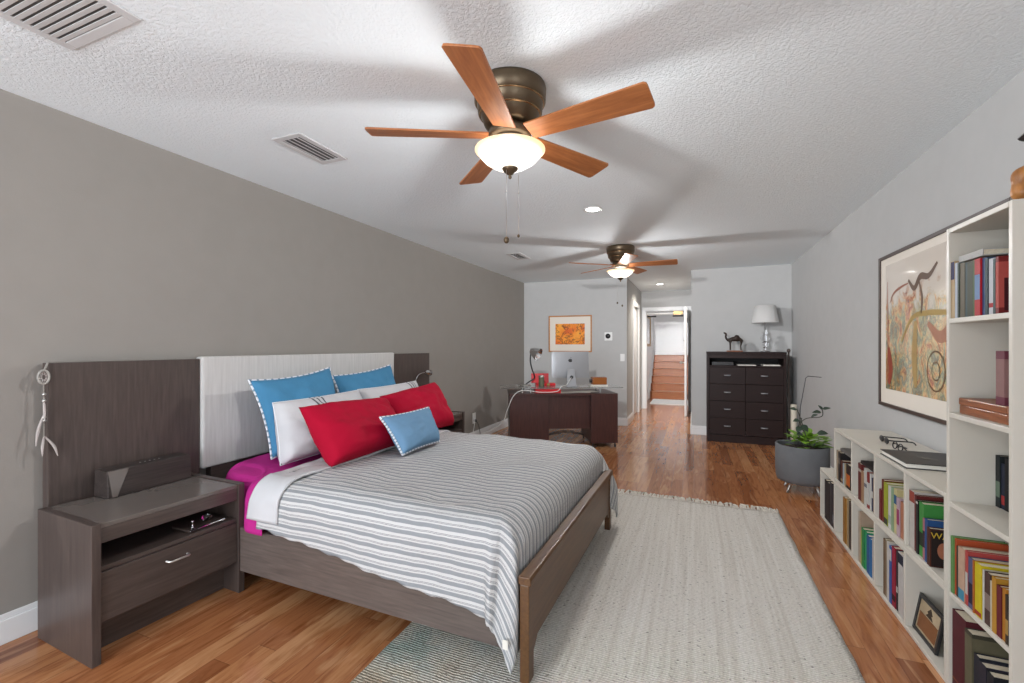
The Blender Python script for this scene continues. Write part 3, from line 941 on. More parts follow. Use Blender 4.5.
def drape(s, tt, zt, infl=0.0, wr=1.0, seed=0.0, r=RD, inset=False):
    """a cloth point at arc position s (along the bed) and tt (across it), hung over a rounded box"""
    xe, yn, yf = XF - r, YN + r, YF - r
    if s < -1.55 and inset:
        q_ = min(1.0, (-1.55 - s) / 0.30); q_ = q_ * q_ * (3 - 2 * q_)
        yn += 0.19 * q_; yf -= 0.12 * q_
        tt = tt + 0.19 * q_ * max(0, 1 - tt / 0.8) if tt < 0.8 else tt
    es = max(0.0, s - xe)
    en = max(0.0, yn - tt); ef = max(0.0, tt - yf)
    et = en or ef; sg = -1 if en > 0 else 1
    d = math.hypot(es, et)
    if es > 0 and et > 0: d *= 1 - 0.06 * math.sin(2 * math.atan2(es, et)) ** 2
    px, py = min(s, xe), min(max(tt, yn), yf)
    n1 = noise.noise(Vector((s * 5 + seed, tt * 5, seed))) ; n2 = noise.noise(Vector((s * 14, tt * 14 + seed, 3.1)))
    n3 = noise.noise(Vector((s * 1.8, tt * 1.8, 7.7 + seed)))
    rr = r + infl
    q = rr * math.pi / 2
    if d <= 0:
        return px, py, zt + infl + wr * (0.011 * n1 + 0.004 * n2 + 0.014 * n3)
    if d < q: h, dz = rr * math.sin(d / rr), rr * (1 - math.cos(d / rr))
    else: h, dz = rr, rr + d - q
    k = min(1.0, d / 0.3)
    ph = math.atan2(es, et) if d > 0 else 0
    corner = math.sin(2 * ph) if es > 0 and et > 0 else 0.0
    if et > 0: h += wr * (0.007 * n1 + 0.003 * n2) * (1 - k * 0.3) + k * 0.004
    if et > 0 and es <= 0: h += k * 0.005 * math.sin(s * 9 + seed)
    if corner and sg > 0: h += corner * 0.07 * min(1, max(0, d - 0.12) / 0.25)
    if corner: h += corner * k * (0.026 * math.sin(ph * 8.0 + 0.6) + 0.050 * min(1, max(0, d - 0.12) / 0.3))
    dx = h * math.sin(ph) if es > 0 else 0.0
    if es > 0 and tt > YN - 0.0 and tt < YF: dx = min(dx, rr)
    if es > 0 and -0.03 < py - 0.0 and YN + 0.01 < tt < YF - 0.01: dx = min(dx, XF + 0.014 - px)
    if corner and sg < 0: dx -= 0.035 * corner * min(1, max(0, d - 0.18) / 0.3)
    dy = sg * (h * math.cos(ph)) if et > 0 else 0.0
    return px + dx, py + dy, zt + infl - dz + wr * (0.006 * n1 + 0.006 * n3) * (1 - k)


def cloth(name, s0, s1, tn, tf, zt, infl, mat, parent, nu, nv, wr=1.0, seed=0.0, solid=0.004, wob=0.0, inset=False):
    mb = MB()

    def st(u, v):
        s = s0 + (s1 - s0) * u
        if callable(tn): a = tn(s)
        else: a = tn
        tt = a + (tf - a) * v
        if wob: s += wob * math.sin(tt * 11 + seed) * (1 - u)
        return s, tt
    fn = lambda u, v: BT @ Vector(drape(*st(u, v), zt, infl, wr, seed, inset=inset))
    mb.grid(fn, nu, nv, 0, lambda u, v: st(u, v))
    return mb.build(name, mat, parent, solid=solid)


# magenta sheet over the mattress at the head end
sh = cloth('sheet', -2.03, -1.46, YN + RD - 0.315, YF - RD + 0.30, 0.592, 0.0, M['magenta'], None, 44, 130, 1.2, 4.0, 0.003, inset=True)
tag(sh, 'magenta bed sheet showing below the pillows at the head of the bed', 'bed sheet')
# comforter with a turned-back white edge
cf = thing('comforter', 'grey and white striped comforter spread over the bed and hanging at the corners', 'comforter', BT @ Vector((-0.8, 0.8, 0.6)), BR)


def tn_c(s):
    k = (s + 1.38) / 1.30
    k = max(0.0, min(1.0, k))
    return YN + RD - (0.302 + 0.150 * k + 0.004 * math.sin(s * 55) + 0.003 * math.sin(s * 23))


cloth('striped_cover', -1.47, XF - RD + 0.50, tn_c, YF - RD + 0.42, ZT - 0.012, 0.012, M['comforter'], cf, 110, 190, 1.0, 1.3, 0.006, 0.01)
cloth('turned_back_lining', -1.53, -1.32, lambda s: YN + RD - 0.275, YF - RD + 0.33, ZT - 0.012, 0.026, M['whitecot'], cf, 24, 150, 1.1, 2.1, 0.012, 0.01)
MB().box(-0.086, -0.064, -0.070, -0.067, 0.165, 0.20, 0, BT).build('care_tag', M['paper'], cf)
# ------------------------------------------------------------------ pillows


def pillow(name, P, thick, mat, label, group, piping=None, bulge=0.0, pinch=0.05, stripe=None, seed=0):
    """P: bottom-left, bottom-right, top-right, top-left corners as seen from the bed"""
    A, B_, C_, D = [Vector(p) for p in P]
    nrm = (B_ - A).cross(D - A).normalized()
    if nrm.x < 0: nrm = -nrm
    root = thing(name, label, 'pillow', tuple((A + B_) / 2), 0, group)

    def base(u, v):
        uu = u * (1 - pinch * (1 - v * v)); vv = v * (1 - pinch * 1.2 * (1 - u * u))
        a, b = (uu + 1) / 2, (vv + 1) / 2
        return (A * (1 - a) + B_ * a) * (1 - b) + (D * (1 - a) + C_ * a) * b

    def th(u, v):
        e = (max(0, 1 - abs(u) ** 2.6) * max(0, 1 - abs(v) ** 2.6)) ** 0.38
        w_ = noise.noise(Vector((u * 2.2 + seed, v * 2.2, seed * 1.7))) * 0.20 + noise.noise(Vector((u * 5 + seed, v * 5, 2.0))) * 0.11
        return thick / 2 * e * (1 + w_ - 0.18 * v)
    f = lambda s: (lambda a, b: base(2 * a - 1, 2 * b - 1) + nrm * (s * th(2 * a - 1, 2 * b - 1)))
    mb = MB().grid(f(1), 36, 28).grid(f(-0.75), 36, 28, flip=True)
    n = len(mb.v)
    o = mb.build('pillow_case' if piping or stripe else 'pillow_case', mat, root)
    # weld the rim
    bm = bmesh.new(); bm.from_mesh(o.data); bmesh.ops.remove_doubles(bm, verts=bm.verts, dist=0.0004); bmesh.ops.recalc_face_normals(bm, faces=bm.faces); bm.to_mesh(o.data); bm.free()
    if piping:
        pts = []
        N = 40
        for i in range(N): pts.append(base(-1 + 2 * i / N, -1))
        for i in range(N): pts.append(base(1, -1 + 2 * i / N))
        for i in range(N): pts.append(base(1 - 2 * i / N, 1))
        for i in range(N): pts.append(base(-1, 1 - 2 * i / N))
        t_ = MB().tube(pts, piping[0], 8, closed=True)
        if len(piping) > 2:      # dashes of the second colour round the cord
            for q in range(len(t_.m)):
                if (q // 8) % 3 == 2: t_.m[q] = 1
            t_.build('piping', [piping[1], paint((176, 200, 218), 0.8)], root)
        else:
            t_.build('piping', piping[1], root)
    if stripe:
        for k, (v0, v1) in enumerate(stripe):
            def g(a, b, v0=v0, v1=v1):
                u_, v_ = v0 + (v1 - v0) * a, -0.985 + 1.97 * b
                return base(u_, v_) + nrm * (th(u_, v_) + 0.0015)
            MB().grid(g, 2, 24).build('woven_stripe', paint((120, 124, 130), 0.9), root)
    return root


pillow('pillow', [(-2.42, 2.0, 0.612), (-2.41, 2.63, 0.615), (-2.60, 2.66, 1.145), (-2.59, 1.975, 1.095)], 0.20, M['blue'],
       'square blue pillow leaning on the left of the linen headboard', 'bed pillows', (0.0065, M['whitetrim'], M['blue']), pinch=0.09, seed=1)
pillow('pillow', [(-2.45, 2.70, 0.615), (-2.45, 3.40, 0.615), (-2.635, 3.45, 1.135), (-2.635, 2.72, 1.075)], 0.18, M['blue'],
       'square blue pillow leaning on the right of the linen headboard', 'bed pillows', (0.0065, M['whitetrim'], M['blue']), pinch=0.07, seed=5)
pillow('pillow', [(-2.235, 1.905, 0.612), (-2.22, 2.66, 0.615), (-2.37, 2.70, 0.975), (-2.37, 1.965, 0.965)], 0.26, M['whitecot'],
       'white pillow between the left blue pillow and a red pillow', 'bed pillows', (0.003, M['whitetrim']), pinch=0.03, stripe=[(-0.34, -0.30), (-0.24, -0.21), (-0.15, -0.12)], seed=9)
pillow('pillow', [(-2.25, 2.76, 0.615), (-2.25, 3.47, 0.615), (-2.40, 3.52, 0.985), (-2.40, 2.74, 0.975)], 0.17, M['whitecot'],
       'white pillow behind the right red pillow', 'bed pillows', (0.003, M['whitetrim']), pinch=0.03, stripe=[(0.52, 0.56), (0.64, 0.67), (0.74, 0.77)], seed=12)
pillow('pillow', [(-1.88, 1.935, 0.632), (-1.88, 2.64, 0.632), (-2.10, 2.67, 0.93), (-2.12, 1.93, 0.955)], 0.25, M['red'],
       'left raspberry red pillow in front of the white pillow', 'bed pillows', pinch=0.02, seed=15)
pillow('pillow', [(-1.96, 2.70, 0.632), (-1.92, 3.38, 0.632), (-2.17, 3.47, 0.985), (-2.17, 2.71, 0.935)], 0.23, M['red'],
       'right raspberry red pillow nearest the far nightstand', 'bed pillows', pinch=0.03, seed=19)
pillow('pillow', [(-1.68, 2.32, 0.632), (-1.68, 2.75, 0.632), (-1.80, 2.80, 0.860), (-1.82, 2.28, 0.862)], 0.15, M['bluegrey'],
       'small pale blue pillow with white piping at the front of the pile', 'bed pillows', (0.0075, M['whitetrim'], M['bluegrey']), pinch=0.06, seed=23)

# reading lamp clipped over the far nightstand
rl = thing('reading_lamp', 'chrome reading lamp on an arm in front of the right headboard wing', 'lamp', (-2.755, 3.88, 0.9))
MB().box(-2.754, -2.74, 3.85, 3.91, 0.87, 0.93).build('wall_plate', M['chrome'], rl, 0.003)
MB().tube(curve_pts([(-2.742, 3.88, 0.90), (-2.68, 3.90, 0.93), (-2.67, 3.95, 1.0), (-2.67, 4.02, 1.02), (-2.67, 4.10, 1.025)]), 0.006).build('arm', M['chrome'], rl)
MB().lathe([(0.012, -0.03), (0.026, -0.01), (0.034, 0.06), (0.030, 0.06), (0.022, -0.005)], 24, Matrix.Translation((-2.67, 4.12, 1.025)) @ Matrix.Rotation(R(-98), 4, 'X'), caps=False).build('lamp_head', M['chrome'], rl)

# ------------------------------------------------------------------ rug
mb = MB()
x0, x1, y0, y1 = -1.228, 0.612, 1.15, 4.0


def rugf(z):
    def f(u, v):
        x = x0 + (x1 - x0) * u; y = y0 + (y1 - y0) * v
        e = 0.006 * noise.noise(Vector((y * 6, 0, 1 if u < 0.5 else 5))) * abs(2 * u - 1) ** 6
        return (x + e, y + 0.02 * (0.5 - u) + 0.004 * noise.noise(Vector((x * 9, 2, 0))) * v, z)
    return f


mb.grid(rugf(0.013), 60, 100)
k = len(mb.v)
top = mb.f[:]
mb.grid(rugf(0.0005), 60, 100, flip=True)
nu, nv = 60, 100
idx = lambda i, j: i * (nv + 1) + j
rim = [idx(i, 0) for i in range(nu)] + [idx(nu, j) for j in range(nv)] + [idx(i, nv) for i in range(nu, 0, -1)] + [idx(0, j) for j in range(nv, 0, -1)]
for i in range(len(rim)):
    a, b_ = rim[i], rim[(i + 1) % len(rim)]
    mb.f.append([a, a + k, b_ + k, b_]); mb.m.append(0); mb.s.append(True)
rug = thing('rug', 'large off-white woven rug under the foot of the bed', 'rug', (-0.3, 2.6, 0))
mb.build('woven_field', M['rug'], rug)
fr = MB()
for i in range(170):
    x = x0 + 0.01 + (x1 - x0 - 0.02) * i / 169
    yy = y1 + 0.02 * (0.5 - i / 169) - 0.004
    L = random.uniform(0.09, 0.14); dx = random.uniform(-0.03, 0.03)
    z = random.uniform(0.006, 0.022)
    fr.tube([(x, yy, 0.009), (x + dx * 0.4, yy + L * 0.45, z + 0.008), (x + dx, yy + L, 0.004)], [0.008, 0.007, 0.005], 5)
fro = fr.build('fringe', [plain('rug_fringe_wool', C(206, 200, 190), 0.95, vary=0.25, vscale=40)], rug)
fro['kind'] = 'stuff'


# ------------------------------------------------------------------ white bookcases on the right
def bookcase(lab, x0, x1, y0, y1, z0, z1, dividers, shelves, back=True):
    b = thing('bookcase', lab, 'bookcase', ((x0 + x1) / 2, (y0 + y1) / 2, z0), 0)
    th = 0.018
    m = M['shelf_white']
    MB().box(x0, x1, y0, y0 + th, z0, z1).build('side_panel', m, b, 0.002)
    MB().box(x0, x1, y1 - th, y1, z0, z1).build('side_panel', m, b, 0.002)
    MB().box(x0, x1, y0 + th + .0005, y1 - th - .0005, z1 - th, z1).build('top_panel', m, b, 0.002)
    MB().box(x0, x1, y0 + th + .0005, y1 - th - .0005, z0, z0 + th).build('bottom_panel', m, b, 0.002)
    MB().box(x1 - 0.006, x1 - 0.001, y0 + th, y1 - th, z0 + th, z1 - th).build('back_panel', m, b)
    for y in dividers:
        MB().box(x0, x1 - 0.007, y - th / 2, y + th / 2, z0 + th + .0005, z1 - th - .0005).build('divider', m, b, 0.0015)
    for z in shelves:
        MB().box(x0 + 0.002, x1 - 0.007, y0 + th + .0005, y1 - th - .0005, z - th, z).build('shelf', m, b, 0.0015)
    return b


BXF, BXB = 0.905, 1.228
bookcase('low white bookcase of five bays on the floor along the right wall', BXF, BXB, 2.24, 4.11, 0, 0.372, [3.735, 3.36, 2.985, 2.61], [])
bookcase('low white bookcase of four bays stacked on the longer one', BXF, BXB, 2.24, 3.74, 0.3725, 0.738, [3.365, 2.985, 2.61], [])
bookcase('tall narrow white bookcase at the right edge of the room', BXF, BXB, 1.85, 2.238, 0, 1.76, [], [0.37, 0.715, 1.055, 1.415])


def book(x, y0, y1, z, h, depth, rgb, lab, group, band=None, pages=False, T=None, name='book'):
    """spine faces the room at x; y0<y1 are the two covers; band = (rgb, low, high) fractions of the height"""
    th_ = y1 - y0
    root = thing(name, lab, 'book', (x + depth / 2, (y0 + y1) / 2, z), 0, group)
    TT = T or Matrix.Identity(4)
    c = MB()
    ct = min(0.0028, th_ * 0.14)
    c.box(x, x + ct, y0, y1, z, z + h, 0, TT)
    c.box(x + ct, x + depth, y0, y0 + ct, z, z + h, 0, TT)
    c.box(x + ct, x + depth, y1 - ct, y1, z, z + h, 0, TT)
    mats = [paint(rgb, 0.42)]
    if band:
        mats.append(paint(band[0], 0.5))
        c.box(x - 0.0004, x, y0 + 0.001, y1 - 0.001, z + h * band[1], z + h * band[2], 1, TT)
        if band[2] - band[1] > 0.5:
            c.box(x, x + depth - 0.01, y0 - 0.0004, y0, z + h * band[1], z + h * band[2], 1, TT)
    c.build('cover', mats, root)
    MB().box(x + ct, x + depth - 0.004, y0 + ct, y1 - ct, z + 0.003, z + h - 0.003, 0, TT).build('page_block', M['pages'], root)
    return root


def row(bay, z, items, group, x=0.912, depth=0.17, sq=0.965, clamp=None):
    for it in items:
        (ya, yb, h, rgb, desc) = it[:5]
        band = it[5] if len(it) > 5 else None
        y1_, y0_ = ya * sq - 0.0006, yb * sq + 0.0006
        if clamp: y1_ = min(y1_, clamp)
        book(x + random.uniform(0, 0.006), y0_, y1_, z + 0.0004, h, depth + random.uniform(-.01, .01), rgb, desc + ' ' + bay, group, band)


K, W_ = (34, 30, 32), (214, 212, 206)
row('in the farthest bay of the upper low bookcase', 0.3911, [
    (3.871, 3.812, 0.20, (176, 156, 132), 'tan-spined book'), (3.812, 3.764, 0.195, K, 'black book', ((120, 110, 100), 0.6, 0.8)),
    (3.764, 3.718, 0.150, (96, 48, 36), 'dark brown book', ((180, 160, 120), 0.1, 0.2)), (3.718, 3.666, 0.140, (180, 196, 206), 'pale ice-blue book'),
    (3.664, 3.642, 0.150, (186, 164, 128), 'thin sand-coloured book'), (3.640, 3.56, 0.155, (40, 30, 30), 'thick black book with orange blocks', ((206, 106, 44), 0.12, 0.6))],
    'books in the low bookcases', clamp=3.7205)
row('in the second bay of the upper low bookcase', 0.3911, [
    (3.396, 3.337, 0.219, (110, 38, 36), 'tall maroon book', ((190, 180, 170), 0.78, 0.85)), (3.337, 3.286, 0.185, (176, 138, 104), 'tan book'),
    (3.286, 3.237, 0.213, W_, 'thick white book', ((120, 120, 130), 0.5, 0.6)), (3.237, 3.207, 0.202, (150, 52, 48), 'brick red book', (W_, 0.1, 0.72)),
    (3.207, 3.176, 0.200, (222, 220, 216), 'slim white book'), (3.176, 3.152, 0.185, (46, 54, 80), 'navy blue book', (W_, 0.4, 0.6)), (3.150, 3.128, 0.188, (190, 160, 124), 'thin beige book')],
    'books in the low bookcases')
row('in the third bay of the upper low bookcase', 0.3911, [
    (3.050, 3.020, 0.16, (120, 30, 34), 'short crimson book'), (3.018, 2.979, 0.22, (118, 44, 34), 'tall rust-red book'), (2.979, 2.93, 0.215, (172, 182, 52), 'lime green book', ((60, 66, 50), 0.02, 0.16)),
    (2.93, 2.887, 0.212, (224, 222, 216), 'white book', ((180, 190, 180), 0.1, 0.3)), (2.887, 2.854, 0.215, (150, 178, 140), 'pale mint green book'), (2.854, 2.817, 0.218, (216, 202, 146), 'cream yellow book with blue disc', ((40, 96, 140), 0.66, 0.86)),
    (2.817, 2.786, 0.185, (204, 176, 186), 'lilac pink book', ((170, 60, 110), 0.3, 0.7)), (2.786, 2.748, 0.175, (196, 128, 96), 'peach orange book')],
    'books in the low bookcases')
row('in the nearest bay of the upper low bookcase', 0.3911, [
    (2.723, 2.668, 0.262, (214, 206, 198), 'tall white book with brick red ends', ((160, 66, 50), 0.80, 0.99)), (2.668, 2.645, 0.252, (112, 40, 38), 'tall dark red book'),
    (2.645, 2.622, 0.237, K, 'black book with a checked top', (W_, 0.93, 0.97)), (2.622, 2.577, 0.235, (70, 152, 70), 'thick bright green book', ((34, 52, 34), 0.2, 0.45)),
    (2.577, 2.556, 0.178, (190, 120, 128), 'pink patterned book', ((60, 40, 50), 0.3, 0.7)), (2.556, 2.528, 0.184, (44, 88, 146), 'blue book')],
    'books in the low bookcases', depth=0.165, sq=0.953)
# the front-most paperback shows its cover
wb = book(0.910, 2.380, 2.407, 0.3914, 0.158, 0.115, (84, 40, 26), 'dark brown paperback showing its cover, nearest in the upper low bookcase', 'books in the low bookcases')
MB().box(0.914, 1.020, 2.3788, 2.3798, 0.396, 0.545).build('cover_picture', paint((38, 26, 24)), wb)
MB().prism([(0.022 * math.cos(a) + 0.955, 0.034 * math.sin(a) + 0.462) for a in [2 * math.pi * i / 20 for i in range(20)]], 0, 0.001, Matrix(((1, 0, 0, 0), (0, 0, 1, 2.3775), (0, 1, 0, 0), (0, 0, 0, 1)))).build('cover_portrait', paint((186, 116, 86)), wb)


def lettering(txt, size, mat, parent, Tw, name='title_lettering'):
    cu = bpy.data.curves.new(name, 'FONT')
    cu.body = txt; cu.size = size; cu.extrude = 0.0004; cu.align_x = 'CENTER'; cu.align_y = 'CENTER'
    cu.materials.append(mat)
    tmp = bpy.data.objects.new('text', cu); COL.objects.link(tmp)
    bpy.context.view_layer.update()
    me = bpy.data.meshes.new_from_object(tmp.evaluated_get(bpy.context.evaluated_depsgraph_get()))
    bpy.data.objects.remove(tmp)
    o = bpy.data.objects.new(name, me); COL.objects.link(o)
    o.parent = parent
    o.matrix_local = WM[parent.name].inverted() @ Tw
    return o


lettering('WAR', 0.036, paint((226, 190, 60)), wb, Matrix.Translation((0.953, 2.3768, 0.522)) @ Matrix.Rotation(R(90), 4, 'X'))
row('in the farthest bay of the lower low bookcase', 0.0185, [
    (4.158, 4.10, 0.290, K, 'tall black binder-like book', ((70, 66, 66), 0.1, 0.9)), (4.098, 4.03, 0.286, (42, 38, 40), 'thick off-black book'), (4.025, 3.96, 0.306, (62, 60, 64), 'tall charcoal book'), (3.958, 3.90, 0.30, (50, 50, 56), 'dark slate book', ((120, 120, 126), 0.1, 0.3))],
    'books in the low bookcases')
row('in the second bay of the lower low bookcase', 0.0185, [
    (3.70, 3.65, 0.295, (166, 116, 52), 'golden brown book'), (3.65, 3.618, 0.298, (190, 138, 66), 'ochre book'), (3.618, 3.586, 0.303, (170, 150, 116), 'thin sand-coloured book'), (3.584, 3.50, 0.300, (66, 54, 48), 'thick dark brown book')],
    'books in the low bookcases')
row('in the third bay of the lower low bookcase', 0.0185, [
    (3.40, 3.375, 0.300, (190, 178, 160), 'tall stone-coloured book'), (3.374, 3.352, 0.305, (196, 170, 146), 'tall pinkish beige book'), (3.352, 3.332, 0.20, (206, 196, 70), 'thin yellow book'), (3.332, 3.285, 0.225, (46, 148, 84), 'bright green book'), (3.285, 3.247, 0.222, (60, 170, 110), 'sea green book'),
    (3.247, 3.205, 0.215, (38, 92, 160), 'strong blue book'), (3.205, 3.174, 0.210, (46, 120, 180), 'lighter blue book'), (3.172, 3.118, 0.225, (196, 192, 190), 'pale grey book')],
    'books in the low bookcases')
row('in the fourth bay of the lower low bookcase', 0.0185, [
    (3.0, 2.965, 0.290, (120, 96, 72), 'tall brown mottled book'), (2.965, 2.941, 0.292, (160, 144, 120), 'khaki book'), (2.941, 2.913, 0.295, (216, 212, 206), 'white book'), (2.913, 2.883, 0.285, (56, 96, 172), 'royal blue book', (W_, 0.75, 0.95)),
    (2.883, 2.839, 0.295, (166, 34, 60), 'thick crimson book', ((60, 20, 30), 0.1, 0.2)), (2.839, 2.817, 0.292, (46, 42, 50), 'black and white striped book', (W_, 0.3, 0.4)), (2.805, 2.746, 0.300, (212, 208, 204), 'thick white book with a black head', ((36, 40, 60), 0.82, 0.98))],
    'books in the low bookcases')
# books lying flat on top of standing rows


def flatbook(x0, x1, y0, y1, z0, z1, rgb, lab, group):
    b = thing('book', lab, 'book', ((x0 + x1) / 2, (y0 + y1) / 2, z0), 0, group)
    th_ = min(0.003, (z1 - z0) * 0.2)
    MB().box(x0, x1, y0, y1, z0, z0 + th_).box(x0, x1, y0, y1, z1 - th_, z1).box(x0, x0 + th_, y0, y1, z0 + th_, z1 - th_).build('cover', paint(rgb), b)
    MB().box(x0 + th_, x1 - .004, y0 + .003, y1 - .003, z0 + th_, z1 - th_).build('page_block', M['pages'], b)
    return b


flatbook(0.93, 1.08, 3.45, 3.69, 0.5925, 0.612, (120, 116, 112), 'grey book lying flat on the books in the farthest upper bay', 'books in the low bookcases')
flatbook(0.92, 1.07, 3.03, 3.25, 0.6115, 0.630, (42, 34, 34), 'black book lying flat on the books in the second upper bay', 'books in the low bookcases')
# tall bookcase rows
G2 = 'books in the tall bookcase'
row('on the highest shelf of the tall bookcase', 1.4155, [
    (2.292, 2.255, 0.215, (206, 178, 134), 'buff book with a red and navy head', ((52, 52, 96), 0.68, 0.99)), (2.255, 2.236, 0.206, (196, 206, 218), 'pale blue slim book'),
    (2.236, 2.222, 0.203, (40, 58, 44), 'dark bottle green slim book'), (2.222, 2.190, 0.200, (104, 94, 70), 'olive brown book'), (2.190, 2.171, 0.197, (50, 74, 76), 'dark teal slim book'),
    (2.171, 2.136, 0.196, (58, 64, 40), 'dark moss green book'), (2.136, 2.120, 0.196, (76, 100, 50), 'grass green thin book'), (2.120, 2.086, 0.197, (196, 26, 36), 'bright red book with pale blue middle', ((132, 160, 200), 0.28, 0.72)),
    (2.086, 2.065, 0.195, (54, 86, 134), 'mid blue book'), (2.065, 2.047, 0.19, (36, 62, 66), 'blackish teal book'), (2.047, 2.016, 0.185, (214, 216, 222), 'white book with a red mark', ((190, 50, 56), 0.12, 0.2)),
    (2.016, 2.003, 0.180, (60, 84, 84), 'grey green thin book'), ], G2, x=0.910, depth=0.14, sq=0.9725, clamp=2.2185)
sbk = book(0.912, 1.931, 1.947, 1.4159, 0.185, 0.135, (132, 38, 36), 'deep red book with white lettering on its cover, highest shelf', G2, ((200, 90, 80), 0.1, 0.9))
MB().box(0.925, 1.03, 1.9295, 1.9302, 1.425, 1.53).build('cover_picture', paint((74, 20, 24)), sbk)
lettering('SHA', 0.034, paint(W_), sbk, Matrix.Translation((0.966, 1.9288, 1.578)) @ Matrix.Rotation(R(90), 4, 'X'))
flatbook(0.92, 1.04, 2.035, 2.185, 1.6220, 1.645, (206, 204, 200), 'white book lying flat on the standing books of the highest shelf', G2)
cb = thing('wooden_box', 'long brown wooden box on the second shelf of the tall bookcase', 'box', (0.99, 2.07, 1.0555))
MB().box(0.93, 1.06, 1.925, 2.205, 1.0555, 1.088).build('box_base', M['cigarwood'], cb, 0.003)
MB().box(0.928, 1.062, 1.923, 2.207, 1.0885, 1.115).build('lid', M['cigarwood'], cb, 0.004)
pb_ = book(0.935, 1.95, 1.995, 1.1156, 0.178, 0.115, (120, 56, 72), 'mottled plum book standing on the brown wooden box', G2, ((160, 120, 116), 0.15, 0.85))
row('on the third shelf of the tall bookcase', 0.7155, [
    (2.216, 2.189, 0.190, (36, 42, 44), 'tall black book', ((120, 140, 120), 0.2, 0.5)), (2.189, 2.169, 0.165, (44, 50, 70), 'dark blue thin book', ((190, 60, 60), 0.1, 0.3)), (2.169, 2.14, 0.188, (30, 28, 30), 'soft black book')],
    G2, x=1.035, depth=0.14, sq=1.0)
row('on the fourth shelf of the tall bookcase', 0.3705, [
    (2.289, 2.263, 0.215, (110, 160, 90), 'light green book'), (2.263, 2.247, 0.212, (206, 90, 50), 'orange red thin book'), (2.247, 2.232, 0.190, (60, 44, 40), 'dark brown thin book'),
    (2.232, 2.190, 0.195, (214, 176, 150), 'peach book with a sea blue foot', ((70, 150, 180), 0.02, 0.22)), (2.190, 2.172, 0.198, (200, 80, 76), 'coral red book', (W_, 0.2, 0.6)), (2.172, 2.133, 0.182, (92, 96, 134), 'slate violet book', ((40, 36, 60), 0.1, 0.5)),
    (2.133, 2.124, 0.184, (196, 110, 40), 'very thin orange book'), (2.124, 2.084, 0.184, (226, 204, 34), 'bright yellow book', ((170, 50, 40), 0.02, 0.1)), (2.084, 2.068, 0.175, (222, 218, 210), 'white thin book'),
    (2.068, 2.033, 0.176, (84, 56, 50), 'chocolate brown book', ((150, 130, 120), 0.3, 0.6)), (2.033, 2.018, 0.160, (214, 204, 180), 'ivory thin book'), (2.018, 1.995, 0.182, (206, 150, 52), 'golden book'), (1.995, 1.970, 0.165, (116, 34, 42), 'dark wine red book'),
    (1.970, 1.949, 0.168, (200, 132, 40), 'amber book'), (1.949, 1.932, 0.156, (58, 44, 34), 'blackish brown book', ((190, 150, 80), 0.2, 0.5))], G2, x=0.910, depth=0.15, sq=0.973, clamp=2.2185)
row('on the lowest shelf of the tall bookcase', 0.0185, [
    (2.277, 2.183, 0.290, (92, 30, 40), 'huge maroon volume', ((150, 90, 60), 0.1, 0.12)), (2.183, 2.135, 0.270, (70, 66, 52), 'large olive black volume', ((110, 104, 80), 0.05, 0.95)), (2.130, 2.096, 0.212, (40, 44, 54), 'ink blue hardback', ((190, 150, 110), 0.1, 0.3)),
    (2.096, 2.055, 0.205, (48, 46, 60), 'dusky violet hardback'), (2.055, 2.015, 0.200, (34, 36, 42), 'near-black hardback', ((160, 165, 175), 0.1, 0.4))], G2, x=0.910, depth=0.165, sq=0.973)

# framed picture in the nearest lower bay, and the dark print behind it
pf = thing('picture_frame', 'small black framed picture leaning in the nearest lower bay', 'picture frame', (0.93, 2.43, 0.018))
T1_ = Matrix.Translation((0.935, 2.495, 0.0205)) @ Matrix.Rotation(R(10), 4, 'Y')
c = MB()
c.box(-0.006, 0.006, -0.105, -0.09, 0, 0.165, 0, T1_).box(-0.006, 0.006, 0.09, 0.105, 0, 0.165, 0, T1_).box(-0.006, 0.006, -0.09, 0.09, 0, 0.015, 0, T1_).box(-0.006, 0.006, -0.09, 0.09, 0.15, 0.165, 0, T1_)
c.build('frame', M['black'], pf, 0.001)
MB().box(-0.001, 0.003, -0.09, 0.09, 0.015, 0.15, 0, T1_).build('print', [paint((206, 186, 152))], pf)
MB().box(-0.0025, -0.001, -0.078, 0.078, 0.025, 0.095, 0, T1_).build('print_ground', paint((150, 98, 60)), pf)
MB().prism([(-0.03, 0.1), (0.03, 0.1), (0.012, 0.115), (0.022, 0.12), (0.0, 0.142), (-0.022, 0.12), (-0.012, 0.115)], -0.0025, -0.001, T1_ @ Matrix(((0, 0, 1, 0), (1, 0, 0, 0), (0, 1, 0, 0), (0, 0, 0, 1)))).build('print_emblem', paint((70, 56, 44)), pf)
pd = thing('picture_frame', 'black and white framed print behind the small black frame', 'picture frame', (1.02, 2.36, 0.018))
T2_ = Matrix.Translation((1.01, 2.42, 0.0205)) @ Matrix.Rotation(R(8), 4, 'Y')
MB().box(-0.006, 0.006, -0.09, 0.09, 0, 0.25, 0, T2_).build('frame', M['black'], pd, 0.001)
c = MB()
random.seed(3)
for i in range(14):
    a, b_ = random.uniform(-0.07, 0.05), random.uniform(0.02, 0.20)
    c.box(-0.0072, -0.0062, a, a + random.uniform(0.01, 0.035), b_, b_ + random.uniform(0.006, 0.03), 0, T2_)
c.build('print', paint((190, 190, 190)), pd)

